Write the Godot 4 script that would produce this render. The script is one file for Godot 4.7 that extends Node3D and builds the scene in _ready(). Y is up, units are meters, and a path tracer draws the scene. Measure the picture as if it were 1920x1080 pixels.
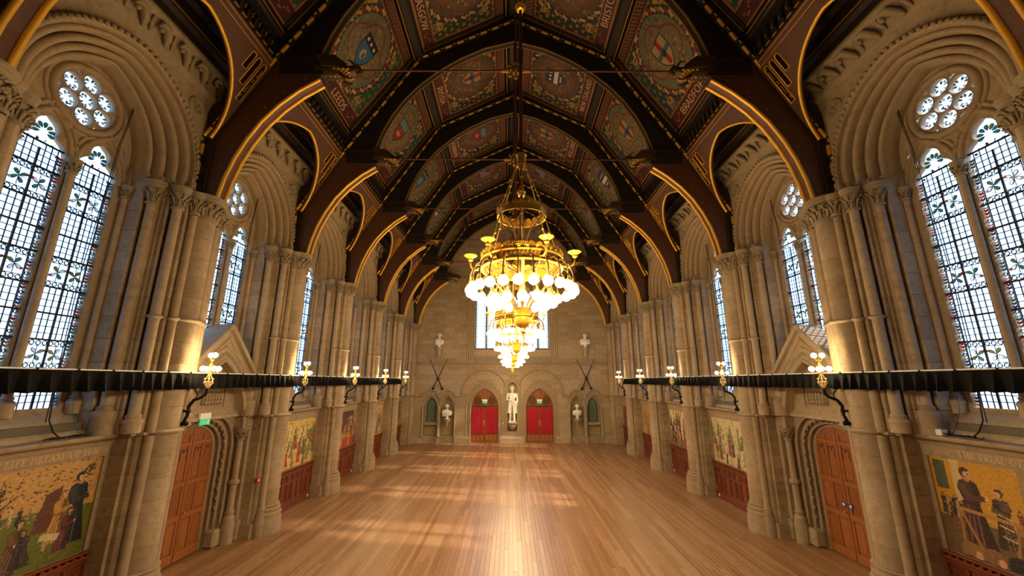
extends Node3D
# A Gothic town-hall great hall. Metres; x right, y up, the hall runs towards -z.
const HALF := 2.005          # half a bay
const BAY := 4.01
const FIRST := 8.26          # depth of the first pair of columns after the door of the camera gallery
const COLX := 7.08           # column line
const FAR := 28.5            # end wall

var M := {}
var C := {}                  # shared meshes
var taken := {}

func _ready() -> void:
	var cam := Camera3D.new()
	cam.name = "camera"
	cam.position = Vector3(-0.13, 4.1, 0.0)
	cam.rotation = Vector3(deg_to_rad(13.392), deg_to_rad(-0.234), 0)
	cam.fov = 72.62
	cam.near = 0.05
	cam.far = 300.0
	cam.current = true
	add_child(cam)
	var env := Environment.new()
	env.tonemap_mode = Environment.TONE_MAPPER_LINEAR
	env.tonemap_exposure = 2.55
	env.sdfgi_enabled = true
	env.ssao_enabled = true
	env.ssil_enabled = true
	env.background_mode = Environment.BG_SKY
	env.ambient_light_source = Environment.AMBIENT_SOURCE_SKY
	var sky := Sky.new()
	var sm := ProceduralSkyMaterial.new()
	sm.sky_top_color = Color(0.42, 0.67, 1.0)
	sm.sky_horizon_color = Color(0.66, 0.84, 1.0)
	sm.ground_horizon_color = Color(0.62, 0.78, 0.95)
	sm.ground_bottom_color = Color(0.5, 0.53, 0.56)
	sm.sky_curve = 0.3
	sm.energy_multiplier = 2.3
	sky.sky_material = sm
	env.sky = sky
	var we := WorldEnvironment.new()
	we.name = "world_environment"
	we.environment = env
	add_child(we)
	var sun := DirectionalLight3D.new()
	sun.name = "sun"
	sun.light_energy = 1.2
	sun.light_color = Color(1.0, 0.93, 0.82)
	sun.light_angular_distance = 1.2
	sun.shadow_enabled = true
	sun.sky_mode = DirectionalLight3D.SKY_MODE_LIGHT_ONLY
	sun.look_at_from_position(Vector3.ZERO, Vector3(-1, -0.64, -0.18), Vector3.UP)
	add_child(sun)
	materials()
	room_shell()
	floor_boards()
	columns()
	side_bays()
	far_wall()
	roof()
	ceiling_panels()
	murals()
	side_doors()
	far_fittings()
	chandeliers()
	sconces()
	valances()
	small_things()

# ------------------------------------------------------------------ helpers
class MB:
	var st := SurfaceTool.new()
	var x := Transform3D()
	var g := 0xFFFFFFFF
	var n := 0
	func _init() -> void:
		st.begin(Mesh.PRIMITIVE_TRIANGLES)
	func flat() -> void:
		g = 0xFFFFFFFF
	func smooth() -> void:
		n += 1
		g = n
	func tri(a: Vector3, b: Vector3, c: Vector3) -> void:
		st.set_smooth_group(g)
		st.add_vertex(x * a)
		st.add_vertex(x * c)
		st.add_vertex(x * b)
	func quad(a: Vector3, b: Vector3, c: Vector3, d: Vector3) -> void:
		tri(a, b, c)
		tri(a, c, d)
	func box(c: Vector3, s: Vector3, ch := 0.0) -> void:
		flat()
		var h := s / 2
		if ch <= 0.0:
			var p := []
			for i in 8:
				p.append(c + Vector3(h.x if i & 1 else -h.x, h.y if i & 2 else -h.y, h.z if i & 4 else -h.z))
			for f in [[0, 4, 6, 2], [1, 3, 7, 5], [0, 1, 5, 4], [2, 6, 7, 3], [0, 2, 3, 1], [4, 5, 7, 6]]:
				quad(p[f[0]], p[f[1]], p[f[2]], p[f[3]])
			return
		ch = minf(ch, minf(h.x, minf(h.y, h.z)) * 0.9)
		var e := {}
		for i in 8:
			var sg := Vector3(1 if i & 1 else -1, 1 if i & 2 else -1, 1 if i & 4 else -1)
			for k in 3:
				var v := sg * (h - Vector3(ch, ch, ch))
				v[k] = sg[k] * h[k]
				e[[i, k]] = c + v
		var ax := [[0, [0, 4, 6, 2], [1, 3, 7, 5]], [1, [0, 1, 5, 4], [2, 6, 7, 3]], [2, [0, 2, 3, 1], [4, 5, 7, 6]]]
		for a in ax:
			for q in [a[1], a[2]]:
				quad(e[[q[0], a[0]]], e[[q[1], a[0]]], e[[q[2], a[0]]], e[[q[3], a[0]]])
		for i in 8:
			for k in 3:
				var j: int = i | (1 << k)
				if j == i:
					continue
				var a: int = (k + 1) % 3
				var b: int = (k + 2) % 3
				var pa = e[[i, a]]
				var pb = e[[j, a]]
				var pc = e[[j, b]]
				var pd = e[[i, b]]
				var out: Vector3 = (pa + pb + pc + pd) / 4 - c
				if (pb - pa).cross(pc - pa).dot(out) > 0:
					quad(pa, pb, pc, pd)
				else:
					quad(pa, pd, pc, pb)
			var t0: Vector3 = e[[i, 0]]
			var t1: Vector3 = e[[i, 1]]
			var t2: Vector3 = e[[i, 2]]
			if (t1 - t0).cross(t2 - t0).dot(t0 - c) > 0:
				tri(t0, t1, t2)
			else:
				tri(t0, t2, t1)
	# profile of (radius, height), lowest first, turned about y
	func lathe(prof: Array, seg := 16, c := Vector3.ZERO, a0 := 0.0, a1 := TAU) -> void:
		smooth()
		for i in prof.size() - 1:
			var p: Vector2 = prof[i]
			var q: Vector2 = prof[i + 1]
			if i > 0 and absf((q - p).angle_to(p - prof[i - 1])) > 0.75:
				smooth()
			for k in seg:
				var u := lerpf(a0, a1, float(k) / seg)
				var v := lerpf(a0, a1, float(k + 1) / seg)
				var pu := c + Vector3(p.x * cos(u), p.y, p.x * sin(u))
				var pv := c + Vector3(p.x * cos(v), p.y, p.x * sin(v))
				var qu := c + Vector3(q.x * cos(u), q.y, q.x * sin(u))
				var qv := c + Vector3(q.x * cos(v), q.y, q.x * sin(v))
				if p.x < 1e-5:
					tri(pu, qu, qv)
				elif q.x < 1e-5:
					tri(pu, qu, pv)
				else:
					quad(pu, qu, qv, pv)
	func ball(c: Vector3, r, seg := 10) -> void:
		var rr: Vector3 = r if r is Vector3 else Vector3(r, r, r)
		smooth()
		var rows := maxi(4, seg / 2 + 1)
		for i in rows:
			var a := -PI / 2 + PI * i / rows
			var b := -PI / 2 + PI * (i + 1) / rows
			for k in seg:
				var u := TAU * k / seg
				var v := TAU * (k + 1) / seg
				var pu := c + rr * Vector3(cos(a) * cos(u), sin(a), cos(a) * sin(u))
				var pv := c + rr * Vector3(cos(a) * cos(v), sin(a), cos(a) * sin(v))
				var qu := c + rr * Vector3(cos(b) * cos(u), sin(b), cos(b) * sin(u))
				var qv := c + rr * Vector3(cos(b) * cos(v), sin(b), cos(b) * sin(v))
				if i == 0:
					tri(pu, qu, qv)
				elif i == rows - 1:
					tri(pu, qu, pv)
				else:
					quad(pu, qu, qv, pv)
	# grid of points, rows of equal length; orientation: (along row) x (to next row) is outward
	func grid(rows: Array) -> void:
		for i in rows.size() - 1:
			for k in rows[i].size() - 1:
				quad(rows[i][k], rows[i][k + 1], rows[i + 1][k + 1], rows[i + 1][k])
	func tube(path: Array, r, seg := 8, capped := true) -> void:
		smooth()
		var rows := []
		var t0: Vector3 = (path[1] - path[0]).normalized()
		var nn := t0.cross(Vector3.UP if absf(t0.y) < 0.9 else Vector3.RIGHT).normalized()
		for i in path.size():
			var t: Vector3 = (path[mini(i + 1, path.size() - 1)] - path[maxi(i - 1, 0)]).normalized()
			nn = (nn - t * nn.dot(t)).normalized()
			var bb := t.cross(nn)
			var ri: float = r[i] if r is Array else r
			var row := []
			for k in seg + 1:
				var a := TAU * k / seg
				row.append(path[i] + (nn * cos(a) + bb * sin(a)) * ri)
			rows.append(row)
		grid(rows)
		if capped:
			flat()
			for k in seg:
				tri(path[0], rows[0][k + 1], rows[0][k])
				tri(path[-1], rows[-1][k], rows[-1][k + 1])
	# sweep a profile (a outward in the plane of the path, b along the plane's normal) along a flat path
	func mould(path: Array, normal: Vector3, prof: Array, closed := false, crease := 0.6) -> void:
		var rows := []
		for i in path.size():
			var t: Vector3
			if closed:
				t = path[(i + 1) % path.size()] - path[(i - 1 + path.size()) % path.size()]
			else:
				t = path[mini(i + 1, path.size() - 1)] - path[maxi(i - 1, 0)]
			var o := t.normalized().cross(normal)
			var row := []
			for p in prof:
				row.append(path[i] + o * p.x + normal * p.y)
			rows.append(row)
		if closed:
			rows.append(rows[0])
		strips(rows, prof, crease)
	func strips(rows: Array, prof: Array, crease := 0.6) -> void:
		smooth()
		for k in prof.size() - 1:
			if k > 0 and absf((prof[k + 1] - prof[k]).angle_to(prof[k] - prof[k - 1])) > crease:
				smooth()
			for i in rows.size() - 1:
				quad(rows[i][k], rows[i][k + 1], rows[i + 1][k + 1], rows[i + 1][k])
	# a flat outline with holes, given depth along z from z0 to z1
	func plate(poly: PackedVector2Array, z0: float, z1: float, holes := []) -> void:
		flat()
		var p := poly.duplicate()
		if area(p) < 0:
			p.reverse()
		var hs := []
		for h in holes:
			var q: PackedVector2Array = h.duplicate()
			if area(q) > 0:
				q.reverse()
			hs.append(q)
		# cut into strips through the middle of every hole, so that no piece has a hole left
		var cuts := [-1e4, 1e4]
		for q in hs:
			var m := 0.0
			for v in q:
				m += v.x
			cuts.append(m / q.size())
		cuts.sort()
		var pieces := []
		for i in cuts.size() - 1:
			if cuts[i + 1] - cuts[i] < 1e-5:
				continue
			var now: Array = [p]
			if hs:
				now = Geometry2D.intersect_polygons(p, PackedVector2Array([Vector2(cuts[i], -1e4), Vector2(cuts[i + 1], -1e4), Vector2(cuts[i + 1], 1e4), Vector2(cuts[i], 1e4)]))
			for q in hs:
				var nxt := []
				for n_ in now:
					nxt.append_array(Geometry2D.clip_polygons(n_, q))
				now = nxt
			pieces.append_array(now)
		for all in pieces:
			var idx := Geometry2D.triangulate_polygon(all)
			if idx.is_empty() and absf(area(all)) > 1e-5:
				push_warning("plate not triangulated %d" % all.size())
			for i in range(0, idx.size(), 3):
				var a: Vector2 = all[idx[i]]
				var b: Vector2 = all[idx[i + 1]]
				var c: Vector2 = all[idx[i + 2]]
				if (b - a).cross(c - a) < 0:
					var t := b
					b = c
					c = t
				tri(Vector3(a.x, a.y, z1), Vector3(b.x, b.y, z1), Vector3(c.x, c.y, z1))
				tri(Vector3(a.x, a.y, z0), Vector3(c.x, c.y, z0), Vector3(b.x, b.y, z0))
		for q in [p] + hs:
			for i in q.size():
				var a: Vector2 = q[i]
				var b: Vector2 = q[(i + 1) % q.size()]
				quad(Vector3(a.x, a.y, z0), Vector3(b.x, b.y, z0), Vector3(b.x, b.y, z1), Vector3(a.x, a.y, z1))
	static func area(p: PackedVector2Array) -> float:
		var s := 0.0
		for i in p.size():
			s += p[i].cross(p[(i + 1) % p.size()])
		return s / 2
	func done() -> ArrayMesh:
		st.generate_normals()
		st.index()
		return st.commit()

func unique_name(called: String) -> String:
	if not taken.has(called):
		taken[called] = 0
		return called
	taken[called] += 1
	return "%s_%03d" % [called, taken[called]]

func metas(o: Node, label := "", category := "", group := "", kind := "") -> Node:
	for kv in [["label", label], ["category", category], ["group", group], ["kind", kind]]:
		if kv[1]:
			o.set_meta(kv[0], kv[1])
	return o

func thing(called: String, label: String, category: String, at := Vector3.ZERO, turn := 0.0, group := "", kind := "") -> Node3D:
	var o := Node3D.new()
	o.name = unique_name(called)
	o.position = at
	o.rotation.y = turn
	add_child(o, true)
	metas(o, label, category, group, kind)
	return o

func part(parent: Node, called: String, m: Mesh, mat: Material, x := Transform3D(), label := "", kind := "") -> MeshInstance3D:
	var o := MeshInstance3D.new()
	o.mesh = m
	o.name = called
	o.material_override = mat
	o.transform = x
	parent.add_child(o, true)
	metas(o, label, "", "", kind)
	return o

func group_node(parent: Node, called: String, x := Transform3D()) -> Node3D:
	var o := Node3D.new()
	o.name = called
	o.transform = x
	parent.add_child(o, true)
	return o

func single(called: String, m: Mesh, mat: Material, label: String, category: String, x := Transform3D(), group := "", kind := "") -> MeshInstance3D:
	var o := part(self, unique_name(called), m, mat, x)
	metas(o, label, category, group, kind)
	return o

func copy(o: Node3D, at: Vector3, turn: float, label: String) -> Node3D:
	var c: Node3D = o.duplicate()
	c.name = unique_name(str(o.name).rstrip("0123456789").trim_suffix("_"))
	add_child(c, true)
	c.position = at
	c.rotation.y = turn
	c.set_meta("label", label)
	return c

func T(p: Vector3, euler := Vector3.ZERO, s := Vector3.ONE) -> Transform3D:
	return Transform3D(Basis.from_euler(euler).scaled_local(s), p)

# wall frame: X metres out from the hall's axis, dz along the wall; the node stands on the column line of the left wall
func V(X: float, y: float, dz: float) -> Vector3:
	return Vector3(-(X - COLX), y, dz)

func column_at(k: int, s: int) -> Vector3:
	return Vector3(s * COLX, 0, -(FIRST + BAY * (k - 1)))

func bay_at(j: int, s: int) -> Vector3:
	return column_at(j, s) + Vector3(0, 0, -HALF)

func face(s: int) -> float:
	return 0.0 if s < 0 else PI

# pointed arch from (-a, y) over (0, y + h) to (a, y), n steps a side
func arch(a: float, y: float, h: float, n := 10, cx := 0.0) -> Array:
	var out := []
	h = maxf(h, a)
	var c := (h * h - a * a) / (2 * a)
	var r := a + c
	var top := atan2(h, c)
	for i in n + 1:
		var t := top * i / n
		out.append(Vector2(cx - (r * cos(t) - c), y + r * sin(t)))
	for i in range(n - 1, -1, -1):
		var t := top * i / n
		out.append(Vector2(cx + r * cos(t) - c, y + r * sin(t)))
	return out

# the same on short upright legs
func stilted(a: float, y: float, leg: float, h: float, n := 10) -> Array:
	return [Vector2(-a, y)] + arch(a, y + leg, h - leg, n) + [Vector2(a, y)]

func circle(c: Vector2, r: float, n := 20) -> PackedVector2Array:
	var p := PackedVector2Array()
	for i in n:
		p.append(c + Vector2(cos(TAU * i / n), sin(TAU * i / n)) * r)
	return p

func rect(x0: float, y0: float, x1: float, y1: float) -> PackedVector2Array:
	return PackedVector2Array([Vector2(x0, y0), Vector2(x1, y0), Vector2(x1, y1), Vector2(x0, y1)])

func box_mesh(s: Vector3, ch := 0.0) -> ArrayMesh:
	var key := ["box", s, ch]
	if not C.has(key):
		var b := MB.new()
		b.box(Vector3.ZERO, s, ch)
		C[key] = b.done()
	return C[key]

func lathe_mesh(prof: Array, seg := 16) -> ArrayMesh:
	var b := MB.new()
	b.lathe(prof, seg)
	return b.done()

func tube_mesh(path: Array, r, seg := 8) -> ArrayMesh:
	var b := MB.new()
	b.tube(path, r, seg)
	return b.done()

func text_mesh(t: String, size: float, depth := 0.006, font := "Droid Serif", bold := false) -> TextMesh:
	var f := SystemFont.new()
	f.font_names = PackedStringArray([font])
	if bold:
		f.font_weight = 700
	var m := TextMesh.new()
	m.text = t
	m.font = f
	m.font_size = 32
	m.pixel_size = size / 32.0
	m.depth = depth
	m.curve_step = 2.0
	return m

# the plane the wall frame sees: x along dz, y up, outward normal into the hall, at X
func wallx(X: float, y := 0.0, dz := 0.0) -> Transform3D:
	# local x -> -z (towards the far end on the left wall), local y -> y, local z -> +x (into the hall)
	return Transform3D(Basis(Vector3(0, 0, -1), Vector3(0, 1, 0), Vector3(1, 0, 0)), V(X, y, dz))

# ------------------------------------------------------------------ materials
func noise_tex(seed_: int, freq: float, cols: Array, size := 512, octaves := 4, normal := false, kind := FastNoiseLite.TYPE_SIMPLEX_SMOOTH) -> NoiseTexture2D:
	var f := FastNoiseLite.new()
	f.seed = seed_
	f.noise_type = kind
	f.frequency = freq
	f.fractal_octaves = octaves
	var t := NoiseTexture2D.new()
	t.width = size
	t.height = size
	t.seamless = true
	t.noise = f
	if normal:
		t.as_normal_map = true
		t.bump_strength = 4.0
	elif cols:
		var g := Gradient.new()
		g.offsets = PackedFloat32Array(range(cols.size()).map(func(i): return float(i) / (cols.size() - 1)))
		g.colors = PackedColorArray(cols)
		t.color_ramp = g
	return t

func mat(key: String, c: Color, rough := 0.7, metal := 0.0) -> StandardMaterial3D:
	var m := StandardMaterial3D.new()
	m.resource_name = key
	m.albedo_color = c
	m.roughness = rough
	m.metallic = metal
	M[key] = m
	return m

func textured(m: StandardMaterial3D, t: Texture2D, scale: Vector3, world := true, nt: Texture2D = null, ns := 0.5) -> StandardMaterial3D:
	m.albedo_texture = t
	m.uv1_triplanar = true
	m.uv1_world_triplanar = world
	m.uv1_scale = scale
	if nt:
		m.normal_enabled = true
		m.normal_texture = nt
		m.normal_scale = ns
	return m

func materials() -> void:
	var grain := noise_tex(5, 0.03, [], 512, 5, true)
	var st := noise_tex(11, 0.012, [Color(0.80, 0.79, 0.77), Color(0.94, 0.93, 0.92), Color(1, 1, 1), Color(0.86, 0.86, 0.85)], 512, 5)
	for i in 5:
		var c: Color = [Color(0.65, 0.565, 0.45), Color(0.63, 0.545, 0.43), Color(0.68, 0.595, 0.48), Color(0.61, 0.525, 0.415), Color(0.65, 0.575, 0.47)][i]
		textured(mat("stone_%d" % i, c, 0.82), st, Vector3(0.7, 0.7, 0.7), true, grain, 0.35)
	M.stone = M.stone_0
	textured(mat("joint", Color(0.58, 0.52, 0.42), 0.9), st, Vector3(0.7, 0.7, 0.7))
	textured(mat("carved", Color(0.59, 0.525, 0.415), 0.85), st, Vector3(2, 2, 2), true, grain, 0.6)
	var wg := noise_tex(21, 0.02, [Color(0.62, 0.6, 0.56), Color(0.9, 0.88, 0.86), Color(1, 1, 1), Color(0.72, 0.7, 0.67)], 512, 5)
	var fl := [Color(0.62, 0.465, 0.325), Color(0.585, 0.43, 0.29), Color(0.665, 0.515, 0.38), Color(0.55, 0.40, 0.265), Color(0.645, 0.50, 0.37), Color(0.60, 0.445, 0.305)]
	for i in 6:
		var m := textured(mat("floor_%d" % i, fl[i], 0.36), wg, Vector3(5, 5, 0.5))
		m.metallic_specular = 0.55
	for i in 3:
		textured(mat("mahogany_%d" % i, [Color(0.46, 0.215, 0.10), Color(0.42, 0.19, 0.085), Color(0.50, 0.24, 0.115)][i], 0.42), wg, Vector3(4, 0.6, 4))
		textured(mat("oak_%d" % i, [Color(0.60, 0.35, 0.145), Color(0.56, 0.32, 0.13), Color(0.64, 0.38, 0.16)][i], 0.42), wg, Vector3(4, 0.6, 4))
	textured(mat("oak_dark", Color(0.36, 0.18, 0.075), 0.5), wg, Vector3(4, 0.6, 4))
	textured(mat("timber", Color(0.15, 0.10, 0.075), 0.55), wg, Vector3(3, 3, 0.8))
	textured(mat("timber_red", Color(0.36, 0.225, 0.15), 0.55), wg, Vector3(2, 2, 2))
	mat("timber_black", Color(0.075, 0.06, 0.055), 0.6)
	mat("gilt", Color(0.90, 0.68, 0.22), 0.42, 0.5)
	mat("gilt_dull", Color(0.56, 0.42, 0.17), 0.5, 0.45)
	mat("gilt_line", Color(0.68, 0.50, 0.2), 0.5, 0.3)
	mat("brass", Color(0.88, 0.69, 0.26), 0.33, 0.75)
	mat("dark_gilt", Color(0.27, 0.195, 0.10), 0.45, 0.4)
	mat("pale_brass", Color(0.93, 0.86, 0.66), 0.35, 0.6)
	mat("brass_dark", Color(0.42, 0.33, 0.19), 0.4, 0.7)
	mat("iron", Color(0.06, 0.06, 0.065), 0.45, 0.5)
	mat("lead", Color(0.055, 0.06, 0.07), 0.6, 0.2)
	mat("rust", Color(0.36, 0.19, 0.15), 0.5, 0.3)
	textured(mat("marble", Color(0.93, 0.91, 0.87), 0.45), st, Vector3(1, 1, 1), false)
	var cl := mat("curtain", Color(0.64, 0.06, 0.14), 0.8)
	cl.rim_enabled = true
	cl.rim = 0.3
	var bk := mat("black_cloth", Color(0.06, 0.057, 0.052), 0.85)
	bk.metallic_specular = 0.25
	mat("white_rail", Color(0.85, 0.86, 0.88), 0.4)
	mat("black_plastic", Color(0.03, 0.03, 0.032), 0.4)
	mat("grey_plastic", Color(0.55, 0.55, 0.54), 0.5)
	mat("white_plastic", Color(0.9, 0.9, 0.88), 0.4)
	mat("red_plastic", Color(0.75, 0.04, 0.04), 0.35)
	mat("blue_sign", Color(0.05, 0.2, 0.62), 0.4)
	mat("violet_cable", Color(0.22, 0.15, 0.42), 0.5)
	mat("green_cable", Color(0.1, 0.4, 0.35), 0.5)
	var gl := mat("clear_glass", Color(0.9, 0.95, 1.0, 0.04), 0.05)
	gl.transparency = BaseMaterial3D.TRANSPARENCY_ALPHA
	gl.metallic_specular = 0.3
	for kv in [["red_glass", Color(0.75, 0.10, 0.08)], ["teal_glass", Color(0.25, 0.50, 0.52)], ["green_glass", Color(0.42, 0.50, 0.36)], ["white_glass", Color(0.93, 0.95, 0.97)], ["amber_glass", Color(0.8, 0.6, 0.45)], ["dim_glass", Color(0.40, 0.47, 0.40)], ["blue_glass", Color(0.2, 0.36, 0.6)]]:
		var m := mat(kv[0], kv[1], 0.3)
		m.backlight_enabled = true
		m.backlight = kv[1]
	var lamp := mat("lamp_globe", Color(1, 0.97, 0.9), 0.3)
	lamp.emission_enabled = true
	lamp.emission = Color(1.0, 0.92, 0.75)
	lamp.emission_energy_multiplier = 2.2
	var ex := mat("exit_green", Color(0.05, 0.5, 0.28), 0.4)
	ex.emission_enabled = true
	ex.emission = Color(0.1, 0.62, 0.36)
	ex.emission_energy_multiplier = 0.6
	mat("maroon", Color(0.32, 0.09, 0.08), 0.7)
	mat("panel_green", Color(0.10, 0.20, 0.15), 0.7)
	mat("cream_paint", Color(0.78, 0.66, 0.47), 0.6)
	textured(mat("outer_wall", Color(0.4, 0.36, 0.3), 0.9), st, Vector3(0.7, 0.7, 0.7))

# ------------------------------------------------------------------ shell
var wall := {}

func room_shell() -> void:
	for s in [-1, 1]:
		var side: String = "left" if s < 0 else "right"
		var w := thing("wall_" + side, "sandstone %s side wall of tall arched window bays above a mural dado" % side, "wall", Vector3(s * COLX, 0, 0), face(s), "", "structure")
		wall[s] = w
		var b := MB.new()
		# solid masonry outside the openings (wall frame, z = +-depth)
		for k in range(0, 7):
			b.box(V(7.98, 6.2, 0) + wz(s, FIRST + BAY * (k - 1)), Vector3(0.2, 12.4, 1.9))
		for j in 6:
			if j == 1:
				b.box(V(8.3, 1.7, 0) + wz(s, FIRST + BAY * (j - 1) + HALF), Vector3(0.5, 3.4, BAY))
			else:
				b.box(V(8.1, 1.7, 0) + wz(s, FIRST + BAY * (j - 1) + HALF), Vector3(1.0, 3.4, BAY))
		b.box(V(8.3, 11.35, 0) + wz(s, 14.5), Vector3(0.56, 2.3, 30.0))
		b.box(V(7.95, 6.2, 0) + wz(s, -0.35), Vector3(1.3, 12.4, 7.5))
		part(w, "masonry", b.done(), M.outer_wall)
	var n := thing("wall_near", "plain stone end wall behind the viewer", "wall", Vector3(0, 0, 4.3), 0.0, "", "structure")
	part(n, "masonry", box_mesh(Vector3(17.2, 19, 0.6)), M.outer_wall, T(Vector3(0, 9.5, 0)))

func wz(s: int, depth: float) -> Vector3:
	return Vector3(0, 0, depth * s)

func bay_x(j: int, s: int) -> Transform3D:
	return T(wz(s, FIRST + BAY * (j - 1) + HALF))

func floor_boards() -> void:
	var f := thing("floor", "polished strip oak floor running the length of the hall", "floor", Vector3.ZERO, 0.0, "", "structure")
	part(f, "subfloor", box_mesh(Vector3(17.2, 0.3, 33.6)), M.oak_dark, T(Vector3(0, -0.17, -12.3)))
	var rng := RandomNumberGenerator.new()
	rng.seed = 7
	var w := 0.11
	var lens := [1.6, 2.2, 2.8, 3.4]
	var all := []
	for i in range(-73, 74):
		var z := 3.0 - rng.randf() * 2.0
		while z > -28.5:
			var l: float = lens[rng.randi() % 4]
			all.append([i * w, z - l / 2, l, rng.randi() % 6])
			z -= l
	# the boards that show largest: near the lower edge of the view
	var near := all.filter(func(a): return a[1] + a[2] / 2 < -8.2 - 0.0 and absf(a[0]) < 7.3)
	near.sort_custom(func(a, b): return a[1] > b[1])
	var single_ones := {}
	for i in mini(300, near.size()):
		single_ones[near[i]] = true
	var rest := []
	for i in 6:
		rest.append(MB.new())
	for a in all:
		var s := Vector3(w - 0.0025, 0.022, a[2] - 0.003)
		if single_ones.has(a):
			part(f, "floorboard", box_mesh(s, 0.0018), M["floor_%d" % a[3]], T(Vector3(a[0], -0.011, a[1])))
		else:
			rest[a[3]].box(Vector3(a[0], -0.011, a[1]), s, 0.0 if a[1] < -16 else 0.0018)
	for i in 6:
		part(f, "floorboard_run", rest[i].done(), M["floor_%d" % i], T(Vector3.ZERO), "", "stuff")

# ------------------------------------------------------------------ clustered columns
func half_poly(h: Array) -> PackedVector2Array:
	var p := PackedVector2Array()
	for v in h:
		p.append(Vector2(-(v[0] - COLX), v[1]))
	for i in range(h.size() - 1, -1, -1):
		if h[i][1] > 0.0:
			p.append(Vector2(-(h[i][0] - COLX), -h[i][1]))
	return p

# plan outline (x, z) given height
func prism(p: PackedVector2Array, y0: float, y1: float) -> ArrayMesh:
	var b := MB.new()
	b.x = Transform3D(Basis(Vector3(1, 0, 0), Vector3(0, 0, 1), Vector3(0, -1, 0)), Vector3.ZERO)
	b.plate(p, -y1, -y0)
	return b.done()

func drum(r: float, h: float, ch := 0.006) -> ArrayMesh:
	var key := ["drum", r, h]
	if not C.has(key):
		C[key] = lathe_mesh([Vector2(r - ch, 0), Vector2(r, ch), Vector2(r, h - ch), Vector2(r - ch, h)], 24)
	return C[key]

# foliage capital: bell, two tiers of leaves that curl outwards, moulded abacus
func capital_mesh(r: float, h: float, rt: float, n: int) -> ArrayMesh:
	var b := MB.new()
	b.lathe([Vector2(r, 0), Vector2(r + 0.025, 0.01), Vector2(r + 0.03, 0.03), Vector2(r + 0.025, 0.05), Vector2(r, 0.06), Vector2(r, h * 0.35), Vector2(r * 1.12, h * 0.5), Vector2(rt * 0.82, h * 0.64)], 20)
	for tier in 2:
		for i in n:
			var a := TAU * (i + 0.5 * tier) / n
			var r0 := r + 0.005
			var y0 := h * (0.14 + 0.12 * tier)
			var y1 := h * (0.44 + 0.2 * tier)
			var o := Vector3(cos(a), 0, sin(a))
			var t := Vector3(-sin(a), 0, cos(a))
			var wd := PI * r / n * 1.1
			var tip := r + (rt - r) * (0.65 + 0.3 * tier)
			b.tube([o * r0 + Vector3(0, y0, 0), o * (r0 + 0.02) + Vector3(0, lerpf(y0, y1, 0.6), 0), o * tip + Vector3(0, y1, 0)], [wd * 0.3, wd * 0.55, wd * 0.45], 5)
			for e in [-1, 1]:
				b.ball(o * (tip + 0.005) + t * wd * 0.5 * e + Vector3(0, y1 - 0.01, 0), wd * 0.5, 6)
			b.ball(o * (tip + wd * 0.25) + Vector3(0, y1 - wd * 0.4, 0), wd * 0.42, 6)
	var y := h * 0.66
	var q := h * 0.34
	b.lathe([Vector2(rt * 0.8, y), Vector2(rt * 0.9, y + q * 0.05), Vector2(rt * 0.93, y + q * 0.2), Vector2(rt * 0.88, y + q * 0.3), Vector2(rt * 0.96, y + q * 0.42), Vector2(rt * 1.0, y + q * 0.55), Vector2(rt * 0.97, y + q * 0.66), Vector2(rt * 1.06, y + q * 0.8), Vector2(rt * 1.07, y + q), Vector2(0, y + q)], 20)
	return b.done()

func base_mesh(r: float, rp: float, h: float) -> ArrayMesh:
	return lathe_mesh([Vector2(rp, 0), Vector2(rp, h * 0.52), Vector2(rp * 0.97, h * 0.55), Vector2(rp * 0.95, h * 0.62), Vector2(rp * 0.98, h * 0.66), Vector2(rp * 0.97, h * 0.71), Vector2(lerpf(rp, r, 0.45), h * 0.75), Vector2(lerpf(rp, r, 0.4), h * 0.80), Vector2(lerpf(rp, r, 0.3), h * 0.84), Vector2(lerpf(rp, r, 0.4), h * 0.89), Vector2(lerpf(rp, r, 0.85), h * 0.92), Vector2(lerpf(rp, r, 0.6), h * 0.96), Vector2(r, h)], 24)

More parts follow.
